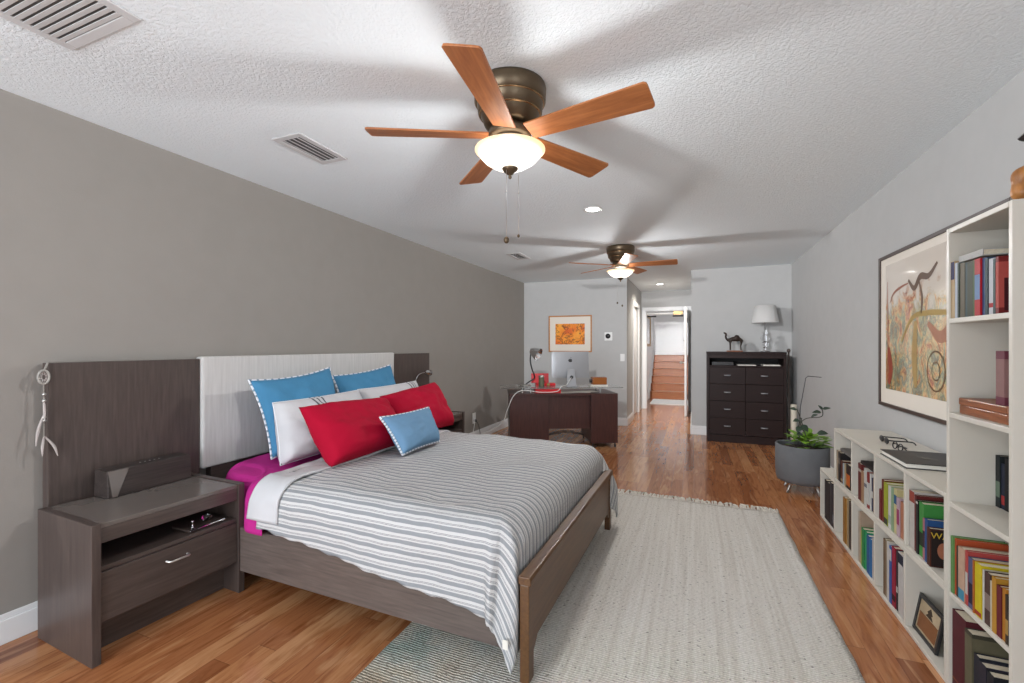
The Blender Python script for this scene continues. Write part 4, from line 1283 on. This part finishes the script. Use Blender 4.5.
# things on top of the low bookcase
al = thing('photo_album', 'large black square album lying on the low bookcase', 'book', (1.06, 2.78, 0.738))
MB().box(0.915, 1.205, 2.625, 2.935, 0.7385, 0.7425).box(0.915, 1.205, 2.625, 2.935, 0.7605, 0.7645).build('cover', M['black'], al, 0.001)
MB().box(0.921, 1.205, 2.631, 2.929, 0.7425, 0.7605).build('page_block', M['paper'], al)
c = MB()
c.box(1.03, 1.045, 2.74, 2.80, 0.7646, 0.7652).box(1.05, 1.06, 2.76, 2.79, 0.7646, 0.7652).box(1.03, 1.08, 2.74, 2.748, 0.7646, 0.7652)
c.build('cover_emblem', paint((150, 146, 138)), al)
gl = thing('eyeglasses', 'folded dark eyeglasses lying behind the black album', 'eyeglasses', (1.04, 3.12, 0.738))
for yy in (3.02, 3.09):
    ring = [(1.03 + 0.0 * a + 0.015 * math.sin(a) * 0.2, yy + 0.028 * math.cos(a), 0.762 + 0.018 * math.sin(a)) for a in [2 * math.pi * i / 20 for i in range(20)]]
    MB().tube(ring, 0.003, 6, closed=True).build('rim', M['black'], gl)
MB().tube([(1.03, 3.048, 0.766), (1.03, 3.062, 0.766)], 0.003).build('bridge', M['black'], gl)
MB().tube(curve_pts([(1.03, 2.99, 0.766), (1.05, 3.0, 0.764), (1.06, 3.08, 0.758), (1.06, 3.13, 0.745)]), 0.003).build('temple', M['black'], gl)
MB().tube(curve_pts([(1.03, 3.118, 0.766), (1.045, 3.11, 0.764), (1.05, 3.03, 0.758), (1.05, 2.98, 0.745)]), 0.003).build('temple', M['black'], gl)
gl2 = thing('sunglasses', 'dark wraparound sunglasses beside the eyeglasses on the low bookcase', 'sunglasses', (1.07, 3.3, 0.738))
for yy in (3.24, 3.31):
    MB().ball((1.04, yy, 0.758), 0.03, 8, 0, (0.25, 1.0, 0.62)).build('lens', M['black'], gl2)
MB().tube(curve_pts([(1.04, 3.21, 0.765), (1.07, 3.21, 0.763), (1.15, 3.22, 0.760), (1.17, 3.22, 0.745)]), 0.0035).build('temple', M['black'], gl2)
MB().tube(curve_pts([(1.04, 3.34, 0.765), (1.07, 3.34, 0.763), (1.15, 3.33, 0.760), (1.17, 3.33, 0.745)]), 0.0035).build('temple', M['black'], gl2)

# carved wooden sculpture on the tall bookcase
sc_ = thing('wood_sculpture', 'carved golden brown wooden bird sculpture on top of the tall bookcase', 'sculpture', (1.05, 1.98, 1.76))
sp_ = curve_pts([(1.015, 2.0, 1.7605), (1.012, 2.0, 1.785), (1.005, 2.0, 1.81), (0.997, 2.0, 1.84), (1.004, 2.0, 1.872), (1.035, 2.0, 1.888), (1.07, 2.0, 1.875), (1.09, 2.0, 1.84), (1.085, 2.0, 1.80), (1.09, 2.0, 1.7605)], 5)
MB().tube(sp_, [0.024 - 0.006 * math.sin(math.pi * min(1, i / 8)) + 0.004 * math.sin(i * 0.7) for i in range(len(sp_))], 14).build('carved_body', M['sculptwood'], sc_)
MB().ball((1.045, 2.0, 1.835), 0.036, 10, 0, (1.0, 0.8, 0.9)).build('carved_core', M['sculptwood'], sc_)
MB().tube(curve_pts([(1.03, 2.0, 1.90), (1.04, 2.0, 1.94), (1.025, 2.0, 1.98), (1.002, 2.0, 2.005)], 5), [0.012 + 0.003 * math.sin(i) for i in range(16)], 10).build('dark_horn', M['darkmetal'], sc_)

# ------------------------------------------------------------------ wall pictures


def framed(lab, axis, a0, a1, z0, z1, wall, fw, fmat, mw, artmat, depth=0.022):
    """axis 'X': hangs on a wall of constant x (faces -X); 'Y': on a wall of constant y (faces -Y)"""
    if axis == 'X':
        P = lambda d0, d1, b0, b1, c0, c1: MB().box(wall - d1, wall - d0, b0, b1, c0, c1)
        loc = (wall, (a0 + a1) / 2, z0)
    else:
        P = lambda d0, d1, b0, b1, c0, c1: MB().box(b0, b1, wall - d1, wall - d0, c0, c1)
        loc = ((a0 + a1) / 2, wall, z0)
    r = thing('framed_picture', lab, 'picture', loc)
    c = MB()
    for q in (P(0.001, depth, a0, a0 + fw, z0, z1), P(0.001, depth, a1 - fw, a1, z0, z1), P(0.001, depth, a0 + fw, a1 - fw, z0, z0 + fw), P(0.001, depth, a0 + fw, a1 - fw, z1 - fw, z1)):
        c.add(q.v, q.f)
    c.build('frame', fmat, r, 0.002)
    P(0.001, depth - 0.010, a0 + fw, a1 - fw, z0 + fw, z1 - fw).build('mat_board', M['mat_cream'], r)
    P(depth - 0.010, depth - 0.0085, a0 + fw + mw[0], a1 - fw - mw[1], z0 + fw + mw[2], z1 - fw - mw[3]).build('print', artmat, r)
    return r


bp = framed('large dark-framed abstract painting of figures on the right wall', 'X', 2.50, 3.965, 0.894, 1.935, RX, 0.022, M['frame_brown'], (0.10, 0.09, 0.10, 0.05), M['art_large'])
# a few loose painted strokes on the sheet
XA = RX - 0.0145


def stroke(P, w_, rgb, nm='painted_stroke'):
    pts = curve_pts([(XA, y, z) for y, z in P], 6)
    mb = MB()
    L, Rr = [], []
    for i, p in enumerate(pts):
        t_ = (pts[min(i + 1, len(pts) - 1)] - pts[max(i - 1, 0)]).normalized()
        n_ = Vector((0, -t_.z, t_.y)); ww = w_ * (0.4 + 0.6 * math.sin(math.pi * (i + 0.5) / len(pts)))
        L.append(p + n_ * ww); Rr.append(p - n_ * ww)
    n = len(pts)
    vs = L + Rr + [v + Vector((0.001, 0, 0)) for v in L + Rr]
    fs = [(i, i + 1, n + i + 1, n + i) for i in range(n - 1)]
    mb.add(vs, fs)
    mb.build(nm, paint(rgb, 0.3), bp)


stroke([(3.78, 1.60), (3.72, 1.66), (3.6, 1.69), (3.5, 1.70)], 0.008, (178, 110, 84))
stroke([(3.50, 1.72), (3.42, 1.66), (3.34, 1.72), (3.24, 1.71), (3.14, 1.77)], 0.020, (116, 84, 62))
stroke([(3.36, 1.70), (3.32, 1.60), (3.33, 1.50)], 0.012, (126, 92, 66))
stroke([(3.6, 1.34), (3.45, 1.48), (3.25, 1.50), (3.0, 1.49), (2.86, 1.53)], 0.016, (204, 170, 92))
stroke([(3.25, 1.44), (3.12, 1.36), (3.02, 1.40), (2.98, 1.48)], 0.035, (208, 148, 118))
stroke([(3.40, 1.46), (3.42, 1.25), (3.40, 1.06)], 0.035, (212, 176, 112))
stroke([(3.82, 1.75), (3.815, 1.4), (3.82, 1.06)], 0.006, (180, 84, 56))
stroke([(3.80, 1.30), (3.77, 1.15), (3.80, 1.05)], 0.035, (176, 76, 48))
ring = [(3.16 + 0.10 * math.cos(a), 1.17 + 0.11 * math.sin(a)) for a in [2 * math.pi * i / 14 for i in range(15)]]
stroke(ring, 0.006, (134, 104, 72))
ring = [(3.16 + 0.045 * math.cos(a), 1.17 + 0.05 * math.sin(a)) for a in [2 * math.pi * i / 14 for i in range(15)]]
stroke(ring, 0.004, (124, 98, 70))

framed('small orange print in a thin honey wood frame above the desk', 'Y', -2.354, -1.595, 1.205, 1.835, DY, 0.022, M['goldwood'], (0.10, 0.10, 0.11, 0.12), M['art_orange'])
th = thing('thermostat', 'round black thermostat on a white plate beside the orange print', 'thermostat', (-1.32, DY, 1.40))
MB().box(-1.385, -1.255, DY - 0.008, DY - 0.0005, 1.40, 1.54).build('wall_plate', M['plastic_white'], th, 0.006)
MB().lathe([(0.001, 0), (0.040, 0), (0.042, 0.010), (0.036, 0.026), (0.001, 0.028)], 28, Matrix.Translation((-1.325, DY - 0.008, 1.475)) @ Matrix.Rotation(R(90), 4, 'X')).build('dial', M['black'], th)
sw = thing('light_switch', 'white light switch plate at the right end of the desk wall', 'switch', (-1.09, DY, 1.08))
MB().box(-1.125, -1.055, DY - 0.006, DY - 0.0005, 1.06, 1.18).build('plate', M['plastic_white'], sw, 0.002)
MB().box(-1.105, -1.075, DY - 0.010, DY - 0.006, 1.09, 1.15).build('rocker', M['plastic_white'], sw, 0.002)
ot = thing('power_outlet', 'white power outlet low on the taupe wall between bed and desk', 'outlet', (LX, 5.53, 0.25))
MB().box(LX + 0.0005, LX + 0.007, 5.485, 5.575, 0.24, 0.385).build('plate', M['plastic_white'], ot, 0.002)
MB().box(LX + 0.007, LX + 0.035, 5.51, 5.55, 0.26, 0.295).build('plug', M['black'], ot, 0.003)

# ------------------------------------------------------------------ desk group (turned toward the room)
DA = R(25)
DT = Matrix.Translation((-2.18, 5.285, 0)) @ Matrix.Rotation(DA, 4, 'Z')
dk = thing('desk', 'dark reddish-brown executive desk turned toward the far wall corner', 'desk', (-2.18, 5.285, 0), DA)


def dx(x0, x1, y0, y1, z0, z1, mi=0): return MB().box(x0, x1, y0, y1, z0, z1, mi, DT)


W, Dp, TH = 1.39, 0.62, 0.70
dx(0.0, 0.50, 0.0, 0.55, 0.06, TH - 0.028).build('pedestal', M['deskwood'], dk, 0.003)
dx(1.045, W, -0.03, Dp, 0.06, TH - 0.002).build('pedestal', M['deskwood'], dk, 0.003)
dx(0.501, 1.044, 0.06, 0.08, 0.235, TH - 0.028).build('modesty_panel', M['deskwood'], dk, 0.002)
dx(-0.01, 1.044, -0.02, Dp, TH - 0.027, TH).build('desk_top', M['deskwood'], dk, 0.002)
for x, y in ((0.03, 0.03), (0.46, 0.03), (0.03, 0.52), (1.07, 0.0), (1.36, 0.0), (1.36, 0.58), (1.07, 0.58)):
    dx(x - 0.008, x + 0.008, y - 0.008, y + 0.008, 0.0, 0.06).build('leg', M['darkmetal'], dk)
# raised glass shelf on chrome posts
gs = thing('glass_riser', 'clear glass shelf on chrome posts above the desk top', 'shelf', tuple(DT @ Vector((0.7, 0.2, TH))), DA)
dx(-0.12, 1.47, 0.0, 0.42, TH + 0.065, TH + 0.075).build('glass_plate', M['glass'], gs, 0.002)
for x, y in ((0.16, 0.04), (0.27, 0.04), (1.18, 0.06), (0.2, 0.36), (1.2, 0.36)):
    MB().lathe([(0.014, TH + 0.001), (0.016, TH + 0.006), (0.011, TH + 0.010), (0.011, TH + 0.064)], 16, DT @ Matrix.Translation((x, y, 0))).build('post', M['chrome'], gs)
# computer seen from behind
pc = thing('desktop_computer', 'aluminium all-in-one computer seen from behind on the glass shelf', 'computer', tuple(DT @ Vector((0.68, 0.2, TH + 0.0755))), DA)
ZG = TH + 0.0755
cxp = 0.815
Tm = DT @ Matrix.Translation((cxp, 0.22, ZG + 0.285)) @ Matrix.Rotation(R(-4), 4, 'X')


def bulged(u, v):
    x, z = (u - 0.5) * 0.50, (v - 0.5) * 0.35
    e = max(0, 1 - (2 * abs(u - 0.5)) ** 2) * max(0, 1 - (2 * abs(v - 0.5)) ** 2)
    return Tm @ Vector((x, -0.008 - 0.009 * e ** 0.6, z))


MB().grid(bulged, 24, 20).box(-0.25, 0.25, -0.008, 0.004, -0.175, 0.175, 0, Tm).build('housing', M['aluminium'], pc)
foot = MB().prism([(-0.065, -0.13), (0.065, -0.13), (0.048, 0.10), (-0.048, 0.10)], 0, 0.008, DT @ Matrix.Translation((cxp, 0.145, ZG + 0.13)) @ Matrix.Rotation(R(90 - 14), 4, 'X'))
foot.build('stand', M['aluminium'], pc, 0.002)
MB().box(-0.095, 0.095, -0.12, 0.07, 0.0, 0.006, 0, DT @ Matrix.Translation((cxp, 0.22, ZG))).build('stand_foot', M['aluminium'], pc, 0.002)
RXm = Matrix.Rotation(R(90), 4, 'X')
MB().lathe([(0.001, 0), (0.022, 0), (0.022, 0.002), (0.001, 0.002)], 24, DT @ Matrix.Translation((cxp, 0.118, ZG + 0.125)) @ RXm).build('cable_hole', M['darkmetal'], pc)
apple = []
for i in range(28):
    a = 2 * math.pi * i / 28
    r_ = 0.025 * (1 + 0.10 * math.cos(2 * a) * (1 if math.sin(a) > 0 else 0.5) - 0.14 * max(0, math.sin(a)) ** 8 - 0.08 * max(0, -math.sin(a)) ** 8)
    px_, pz_ = r_ * math.cos(a), r_ * 1.02 * math.sin(a)
    d_ = math.hypot(px_ - 0.031, pz_ - 0.004)
    if d_ < 0.012: px_ -= (0.012 - d_)
    apple.append((px_, pz_))
TA = Tm @ Matrix.Translation((0, -0.0185, 0.055)) @ RXm
lf = [(0.002, 0.028), (0.004, 0.037), (0.013, 0.043), (0.012, 0.033)]
MB().prism(apple, 0, 0.001, TA).prism(lf, 0, 0.001, TA).build('fruit_logo', M['black'], pc)
# lamp
dl = thing('desk_lamp', 'silver desk lamp with bent neck and ribbed conical head on the desk', 'lamp', tuple(DT @ Vector((0.21, 0.30, ZG))), DA)
base = DT @ Vector((0.22, 0.31, ZG + 0.0005))
MB().lathe([(0.001, 0), (0.075, 0), (0.078, 0.006), (0.06, 0.014), (0.001, 0.018)], 28, Matrix.Translation(base)).build('base', M['steel'], dl)
pl = [DT @ Vector(p) for p in [(0.22, 0.31, ZG + 0.01), (0.27, 0.305, ZG + 0.05), (0.345, 0.29, ZG + 0.11), (0.31, 0.28, ZG + 0.22), (0.285, 0.27, ZG + 0.33), (0.29, 0.26, ZG + 0.42), (0.295, 0.25, ZG + 0.50)]]
MB().tube(curve_pts(pl, 5), 0.009).build('neck', M['darkmetal'], dl)
MB().lathe([(0.020, -0.05), (0.040, -0.035), (0.060, 0.01), (0.090, 0.085), (0.086, 0.085), (0.054, 0.01)], 20,
           DT @ Matrix.Translation((0.325, 0.23, ZG + 0.455)) @ Matrix.Rotation(R(118), 4, 'Y') @ Matrix.Rotation(R(28), 4, 'X'), sm=False, caps=False).build('lamp_head', M['chrome'], dl)
# red boxes, tins, papers, amber case
o = dx(0.33, 0.66, 0.02, 0.24, TH + 0.0015, TH + 0.05).build('storage_box', M['redplastic'], None, 0.004)
tag(o, 'flat red box under the glass shelf on the desk', 'box')
rb = thing('open_box', 'open red presentation box standing left of the computer', 'box', tuple(DT @ Vector((0.42, 0.32, ZG))), DA)
dx(0.36, 0.62, 0.23, 0.38, ZG + 0.0005, ZG + 0.035).build('box_base', M['redplastic'], rb, 0.003)
MB().box(0, 0.24, 0, 0.012, 0, 0.13, 0, DT @ Matrix.Translation((0.31, 0.385, ZG + 0.03)) @ Matrix.Rotation(R(-8), 4, 'X')).build('lid', M['redplastic'], rb, 0.003)
tn = thing('tin_canister', 'tall grey green tin standing in front of the red box', 'tin', tuple(DT @ Vector((0.42, 0.16, ZG))), DA)
MB().lathe([(0.001, 0.0005), (0.036, 0.0005), (0.037, 0.01), (0.037, 0.125)], 24, DT @ Matrix.Translation((0.42, 0.14, ZG))).build('canister_body', M['greentape'], tn)
MB().lathe([(0.037, 0.125), (0.038, 0.128), (0.036, 0.145), (0.012, 0.15), (0.001, 0.152)], 24, DT @ Matrix.Translation((0.42, 0.14, ZG))).build('lid', M['steel'], tn)
tag(MB().ball(DT @ Vector((0.51, 0.13, ZG + 0.024)), 0.023, 10).build('brass_ball', M['gold']), 'small cream ball beside the grey green tin', 'ball')
ac = thing('mantel_radio', 'small amber wooden radio on a cream stand at the right end of the glass shelf', 'radio', tuple(DT @ Vector((1.15, 0.2, ZG))), DA)
dx(1.07, 1.30, 0.12, 0.26, ZG + 0.0005, ZG + 0.022).build('stand', M['paper'], ac, 0.003)
dx(1.10, 1.29, 0.13, 0.25, ZG + 0.0225, ZG + 0.12).build('case', M['amberglass'], ac, 0.006)
MB().lathe([(0.001, 0), (0.022, 0), (0.022, 0.03), (0.001, 0.032)], 20, DT @ Matrix.Translation((1.10, 0.19, ZG + 0.07)) @ Matrix.Rotation(R(-90), 4, 'Y')).build('knob', M['darkmetal'], ac)
for k, (x, y, a, s_) in enumerate([(0.62, 0.02, 12, 0.28), (0.83, 0.05, -8, 0.22), (1.0, 0.02, 20, 0.18)]):
    T_ = DT @ Matrix.Translation((x, y, TH + 0.001 + 0.003 * k)) @ Matrix.Rotation(R(a), 4, 'Z')
    z_ = 0.002 * k + (0.0 if x < 1.0 else 0.0)
    o = MB().box(0, s_, 0, 0.16, z_, z_ + 0.0025, 0, T_).build('paper_sheet', M['paper'])
    tag(o, ['white papers beside the red box on the desk top', 'white papers under the computer on the desk top', 'loose paper near the right desk pedestal'][k], 'paper', 'papers on the desk')
# cables
cable_pts = [DT @ Vector(p) for p in [(0.81, 0.10, ZG + 0.12), (0.74, 0.06, ZG + 0.03), (0.66, -0.012, ZG + 0.015), (0.60, -0.03, TH + 0.03), (0.4, -0.045, TH + 0.02), (0.16, -0.05, TH + 0.045), (0.04, -0.09, TH - 0.02), (-0.04, -0.10, TH - 0.2), (-0.12, -0.05, 0.32)]] + [Vector((-2.60, 5.15, 0.14)), Vector((-2.72, 5.3, 0.12)), Vector((-2.77, 5.45, 0.25)), Vector((LX + 0.012, 5.53, 0.34))]
tag(MB().tube(curve_pts(cable_pts, 8), 0.0055, 8).build('power_cable', M['cable']), 'white cable looping from the desk down to the wall outlet', 'cable')
tag(MB().tube(curve_pts([(LX + 0.04, 5.53, 0.275), (LX + 0.06, 5.56, 0.20), (LX + 0.07, 5.58, 0.08), (LX + 0.08, 5.5, 0.012), (LX + 0.09, 5.2, 0.008)], 6), 0.004, 6).build('power_cable', M['black']), 'thin black cord hanging from the wall outlet', 'cable')
wb_ = MB()
for i in range(3):
    pts = [DT @ Vector((0.52 + 0.5 * u, 0.30 + 0.03 * i, 0.10 + 0.06 * math.sin(math.pi * u) * (0.6 + 0.15 * i))) for u in [j / 14 for j in range(15)]]
    wb_.tube(pts, 0.004, 6)
tag(wb_.build('cable_bundle', M['black']), 'dark bundle of cables under the desk', 'cable')

# ------------------------------------------------------------------ chest of drawers
cx0, cx1, cy0, cy1, ch = 0.168, 1.112, 6.72, 7.145, 1.23
cd = thing('chest_of_drawers', 'tall dark brown chest of eight drawers with open niche against the far wall', 'chest of drawers', (0.64, 6.93, 0))
m = M['chestwood']
MB().box(cx0, cx0 + 0.03, cy0, cy1, 0, ch - 0.031).build('side_panel', m, cd, 0.002)
MB().box(cx1 - 0.03, cx1, cy0, cy1, 0, ch - 0.031).build('side_panel', m, cd, 0.002)
MB().box(cx0 - 0.004, cx1 + 0.004, cy0 - 0.006, cy1, ch - 0.03, ch).build('top_panel', m, cd, 0.003)
MB().box(cx0 + .0305, cx1 - .0305, cy0, cy0 + 0.02, ch - 0.085, ch - 0.0305).build('apron', m, cd, 0.002)
MB().box(cx0 + .0305, cx1 - .0305, cy0 + 0.004, cy1 - 0.012, ch - 0.205, ch - 0.185).build('niche_floor', m, cd, 0.002)
MB().box(cx0 + .0305, cx1 - .0305, cy1 - 0.012, cy1, 0.10, ch - 0.031).build('back_panel', M['blackvoid'], cd)
MB().box(cx0 + .0305, cx1 - .0305, cy0 + 0.01, cy0 + 0.03, 0, 0.10).build('plinth', m, cd, 0.002)
xm = (cx0 + cx1) / 2
hz = (ch - 0.207 - 0.105) / 4
for r_ in range(4):
    for c_ in range(2):
        a = cx0 + 0.032 if c_ == 0 else xm + 0.002
        b_ = xm - 0.002 if c_ == 0 else cx1 - 0.032
        z0_ = 0.105 + hz * r_
        d = MB().box(a, b_, cy0 - 0.002, cy0 + 0.018, z0_ + 0.002, z0_ + hz - 0.002).build('drawer', m, cd, 0.002)
        xc = (a + b_) / 2; zc = z0_ + hz * 0.52
        MB().tube([(xc - 0.035, cy0 - 0.002, zc), (xc - 0.035, cy0 - 0.022, zc), (xc + 0.035, cy0 - 0.022, zc), (xc + 0.035, cy0 - 0.002, zc)], 0.008).build('handle', M['aluminium'], d)
zt = ch - 0.185
o = MB().box(cx0 + 0.06, cx0 + 0.33, cy0 + 0.03, cy0 + 0.26, zt + 0.0005, zt + 0.05).build('media_player', M['black'], None, 0.004)
tag(o, 'flat black media player in the chest niche', 'media player')
for k, (a, b_, y_, z_) in enumerate([(0.40, 0.62, 0.02, 0.012), (0.70, 0.90, 0.02, 0.016)]):
    o = MB().box(cx0 + a - 0.02, cx0 + b_ - 0.02, cy0 + y_, cy0 + y_ + 0.25, zt + 0.0005, zt + z_).build('document_stack', M['paper'], None, 0.002)
    tag(o, ['papers lying in the middle of the chest niche', 'papers lying at the right of the chest niche'][k], 'papers', 'papers in the chest niche')
# table lamp
lx, ly = 0.895, 6.93
tl = thing('table_lamp', 'table lamp with white shade and crystal ball column on the chest', 'lamp', (lx, ly, ch))
Tl = Matrix.Translation((lx, ly, 0))
MB().lathe([(0.001, ch + .0005), (0.055, ch + .0005), (0.055, ch + 0.012), (0.02, ch + 0.02), (0.001, ch + 0.022)], 28, Tl).build('base', M['chrome'], tl)
zz = ch + 0.022
for r_ in (0.028, 0.042, 0.055, 0.038):
    MB().ball((lx, ly, zz + r_ * 0.85), r_, 10, 0, (1, 1, 0.85)).build('crystal_ball', M['crystal'], tl)
    zz += r_ * 1.7
MB().tube([(lx, ly, zz), (lx, ly, ch + 0.42)], 0.006).build('stem', M['chrome'], tl)
MB().lathe([(0.165, ch + 0.395), (0.125, ch + 0.63), (0.123, ch + 0.63), (0.163, ch + 0.395)], 40, Tl, caps=False).build('lamp_shade', M['shade'], tl)
# camel figure
cmx, cmy = 0.52, 6.90


def skin_obj(name, verts, edges, radii, mat, parent, sub=2):
    me = bpy.data.meshes.new(name)
    inv = WM[parent.name].inverted()
    me.from_pydata([tuple(inv @ Vector(v)) for v in verts], edges, [])
    o = bpy.data.objects.new(name, me); COL.objects.link(o); o.parent = parent
    WM[o.name] = WM[parent.name].copy()
    md = o.modifiers.new('skin', 'SKIN'); md.use_smooth_shade = True
    sv = me.skin_vertices
    if not sv:
        bm = bmesh.new(); bm.from_mesh(me); bm.verts.layers.skin.verify(); bm.to_mesh(me); bm.free()
        sv = me.skin_vertices
    for i, r_ in enumerate(radii):
        sv[0].data[i].radius = (r_, r_); sv[0].data[i].use_root = (i == 0)
    s_ = o.modifiers.new('sub', 'SUBSURF'); s_.levels = sub; s_.render_levels = sub
    me.materials.append(mat)
    return o


cm = thing('camel_figurine', 'dark metal camel figurine standing on the chest', 'figurine', (cmx, cmy, ch))
MB().box(cmx - 0.10, cmx + 0.10, cmy - 0.04, cmy + 0.04, ch + 0.0005, ch + 0.018).build('plinth', M['cigarwood'], cm, 0.002)
bz = ch + 0.018
X_ = lambda x, z, y=0: (cmx + x * 1.1, cmy + y, bz + z * 1.05)
vs = [X_(0.02, 0.150), X_(-0.045, 0.150), X_(0.075, 0.145), X_(0.030, 0.205), X_(-0.082, 0.138), X_(-0.102, 0.175), X_(-0.094, 0.225), X_(-0.128, 0.236),
      X_(-0.05, 0.10, -0.018), X_(-0.045, 0.055, -0.02), X_(-0.045, 0.004, -0.02), X_(-0.05, 0.10, 0.018), X_(-0.05, 0.055, 0.02), X_(-0.05, 0.004, 0.02),
      X_(0.075, 0.10, -0.018), X_(0.065, 0.055, -0.02), X_(0.07, 0.004, -0.02), X_(0.08, 0.10, 0.018), X_(0.072, 0.055, 0.02), X_(0.078, 0.004, 0.02), X_(0.098, 0.12), X_(0.055, 0.178)]
es = [(0, 1), (0, 2), (0, 3), (1, 4), (4, 5), (5, 6), (6, 7), (1, 8), (8, 9), (9, 10), (1, 11), (11, 12), (12, 13), (2, 14), (14, 15), (15, 16), (2, 17), (17, 18), (18, 19), (2, 20), (0, 21)]
rd = [0.036, 0.032, 0.030, 0.024, 0.018, 0.013, 0.016, 0.009, 0.011, 0.007, 0.007, 0.011, 0.007, 0.007, 0.012, 0.007, 0.007, 0.012, 0.007, 0.007, 0.004, 0.014]
skin_obj('camel_body', vs, es, rd, paint((58, 44, 36), 0.35), cm)
# tube and rod standing in the corner
tag(MB().lathe([(0.034, 0.0), (0.034, 0.57), (0.030, 0.57), (0.030, 0.01)], 24, Matrix.Translation((1.168, 6.58, 0)), caps=True).build('poster_tube', M['cream_tube']), 'cream cardboard tube standing in the corner beside the chest', 'tube')
dg = thing('walking_stick', 'dark wooden stick leaning in the corner beside the chest', 'stick', (1.165, 6.80, 0))
MB().tube([(1.165, 6.86, 0.0), (1.150, 6.80, 1.23)], 0.011).build('shaft', M['espresso'], dg)
MB().ball((1.150, 6.80, 1.25), 0.024, 8, 0, (1, 1, 1.1)).build('knob', M['espresso'], dg)

# ------------------------------------------------------------------ planter
px_, py_ = 0.905, 4.74
pp = thing('potted_plant', 'leafy green pothos in a grey stoneware pot on angled legs', 'plant', (px_, py_, 0))
Tp = Matrix.Translation((px_, py_, 0))
MB().lathe([(0.001, 0.088), (0.17, 0.088), (0.196, 0.100), (0.204, 0.13), (0.210, 0.20), (0.210, 0.415), (0.206, 0.420), (0.194, 0.420), (0.192, 0.41), (0.192, 0.16), (0.001, 0.15)], 56, Tp).build('pot', M['stone'], pp)
MB().lathe([(0.001, 0.385), (0.1915, 0.38)], 32, Tp, caps=False).build('soil', M['soil'], pp)
for k in range(4):
    a = R(40 + 90 * k)
    MB().tube([(px_ + 0.13 * math.cos(a), py_ + 0.13 * math.sin(a), 0.0875), (px_ + 0.175 * math.cos(a), py_ + 0.175 * math.sin(a), 0.0)], [0.011, 0.008], 10).build('leg', M['steel'], pp)


def leaf(mb, base, d, up, L, w_):
    d = Vector(d).normalized(); up = Vector(up).normalized()
    side = d.cross(up).normalized(); up = side.cross(d)
    N = 7
    prof = [0.0, 0.72, 1.0, 0.92, 0.72, 0.42, 0.02]
    vs = []
    for i in range(N):
        t_ = i / (N - 1)
        c_ = Vector(base) + d * (L * t_) - up * (L * 0.25 * t_ * t_)
        vs += [c_ - side * (w_ * prof[i]) + up * (0.12 * w_ * prof[i]), c_, c_ + side * (w_ * prof[i]) + up * (0.12 * w_ * prof[i])]
    fs = []
    for i in range(N - 1):
        a = i * 3
        fs += [(a, a + 1, a + 4, a + 3), (a + 1, a + 2, a + 5, a + 4)]
    mb.add(vs, fs, 0, True)


random.seed(11)
lf_ = MB()
for i in range(75):
    a = random.uniform(0, 2 * math.pi); r_ = 0.15 * math.sqrt(random.random())
    el = random.uniform(0.2, 1.1)
    bx_ = (px_ + 0.04 + r_ * math.cos(a) * 0.8, py_ + r_ * math.sin(a), 0.40 + random.uniform(0, 0.11))
    leaf(lf_, bx_, (math.cos(a), math.sin(a), el * 0.8), (0, 0, 1), random.uniform(0.055, 0.095), random.uniform(0.026, 0.042))
fo = lf_.build('foliage', M['leaf'], pp)
tr = MB()
tr.tube([(px_ - 0.02, py_ + 0.06, 0.39), (px_ + 0.00, py_ + 0.06, 0.75), (px_ + 0.04, py_ + 0.05, 1.02), (px_ + 0.06, py_ + 0.05, 1.035), (px_ + 0.15, py_ + 0.0, 1.03)], 0.0035, 6)
tr.build('support_wire', M['darkmetal'], pp)
s1 = MB()
s1.tube(curve_pts([(px_ + 0.06, py_ - 0.05, 0.42), (px_ + 0.02, py_ - 0.02, 0.52), (px_ - 0.01, py_, 0.60), (px_ + 0.03, py_ - 0.03, 0.66), (px_ + 0.13, py_ - 0.08, 0.69), (px_ + 0.14, py_ - 0.08, 0.75)]), 0.004, 6)
s1.tube(curve_pts([(px_, py_ - 0.02, 0.42), (px_ - 0.03, py_ + 0.0, 0.55), (px_ + 0.0, py_, 0.66)]), 0.0035, 6)
s1.tube(curve_pts([(px_ + 0.05, py_ - 0.06, 0.42), (px_ + 0.01, py_ - 0.02, 0.56), (px_ + 0.0, py_, 0.62), (px_ - 0.04, py_, 0.74)]), 0.0035, 6)
s1.build('vine_stem', M['stem'], pp)
dl_ = MB()
for (x, y, z, d, L, w_) in [(0.14, -0.08, 0.755, (1, -0.3, 0.5), 0.06, 0.02), (0.13, -0.08, 0.73, (-1, -0.3, 0.1), 0.07, 0.025), (0.14, -0.08, 0.75, (-0.6, 0, 1), 0.05, 0.016), (0.06, -0.05, 0.68, (0.6, -0.6, 0.6), 0.06, 0.025),
                            (-0.04, 0, 0.73, (-1, -0.2, 0.4), 0.06, 0.025), (-0.02, 0, 0.64, (-1, -0.4, -0.1), 0.055, 0.024), (0.0, 0, 0.60, (0.6, -0.8, -0.7), 0.08, 0.03), (-0.01, 0, 0.58, (-0.6, -0.8, -0.6), 0.07, 0.028), (0.09, -0.12, 0.55, (1, -0.6, 0.3), 0.08, 0.036), (0.0, -0.02, 0.52, (-1, -0.8, 0.1), 0.06, 0.024)]:
    leaf(dl_, (px_ + x, py_ + y, z), d, (0, -0.6, 1), L, w_)
dl_.build('dark_leaves', M['leafdark'], pp)
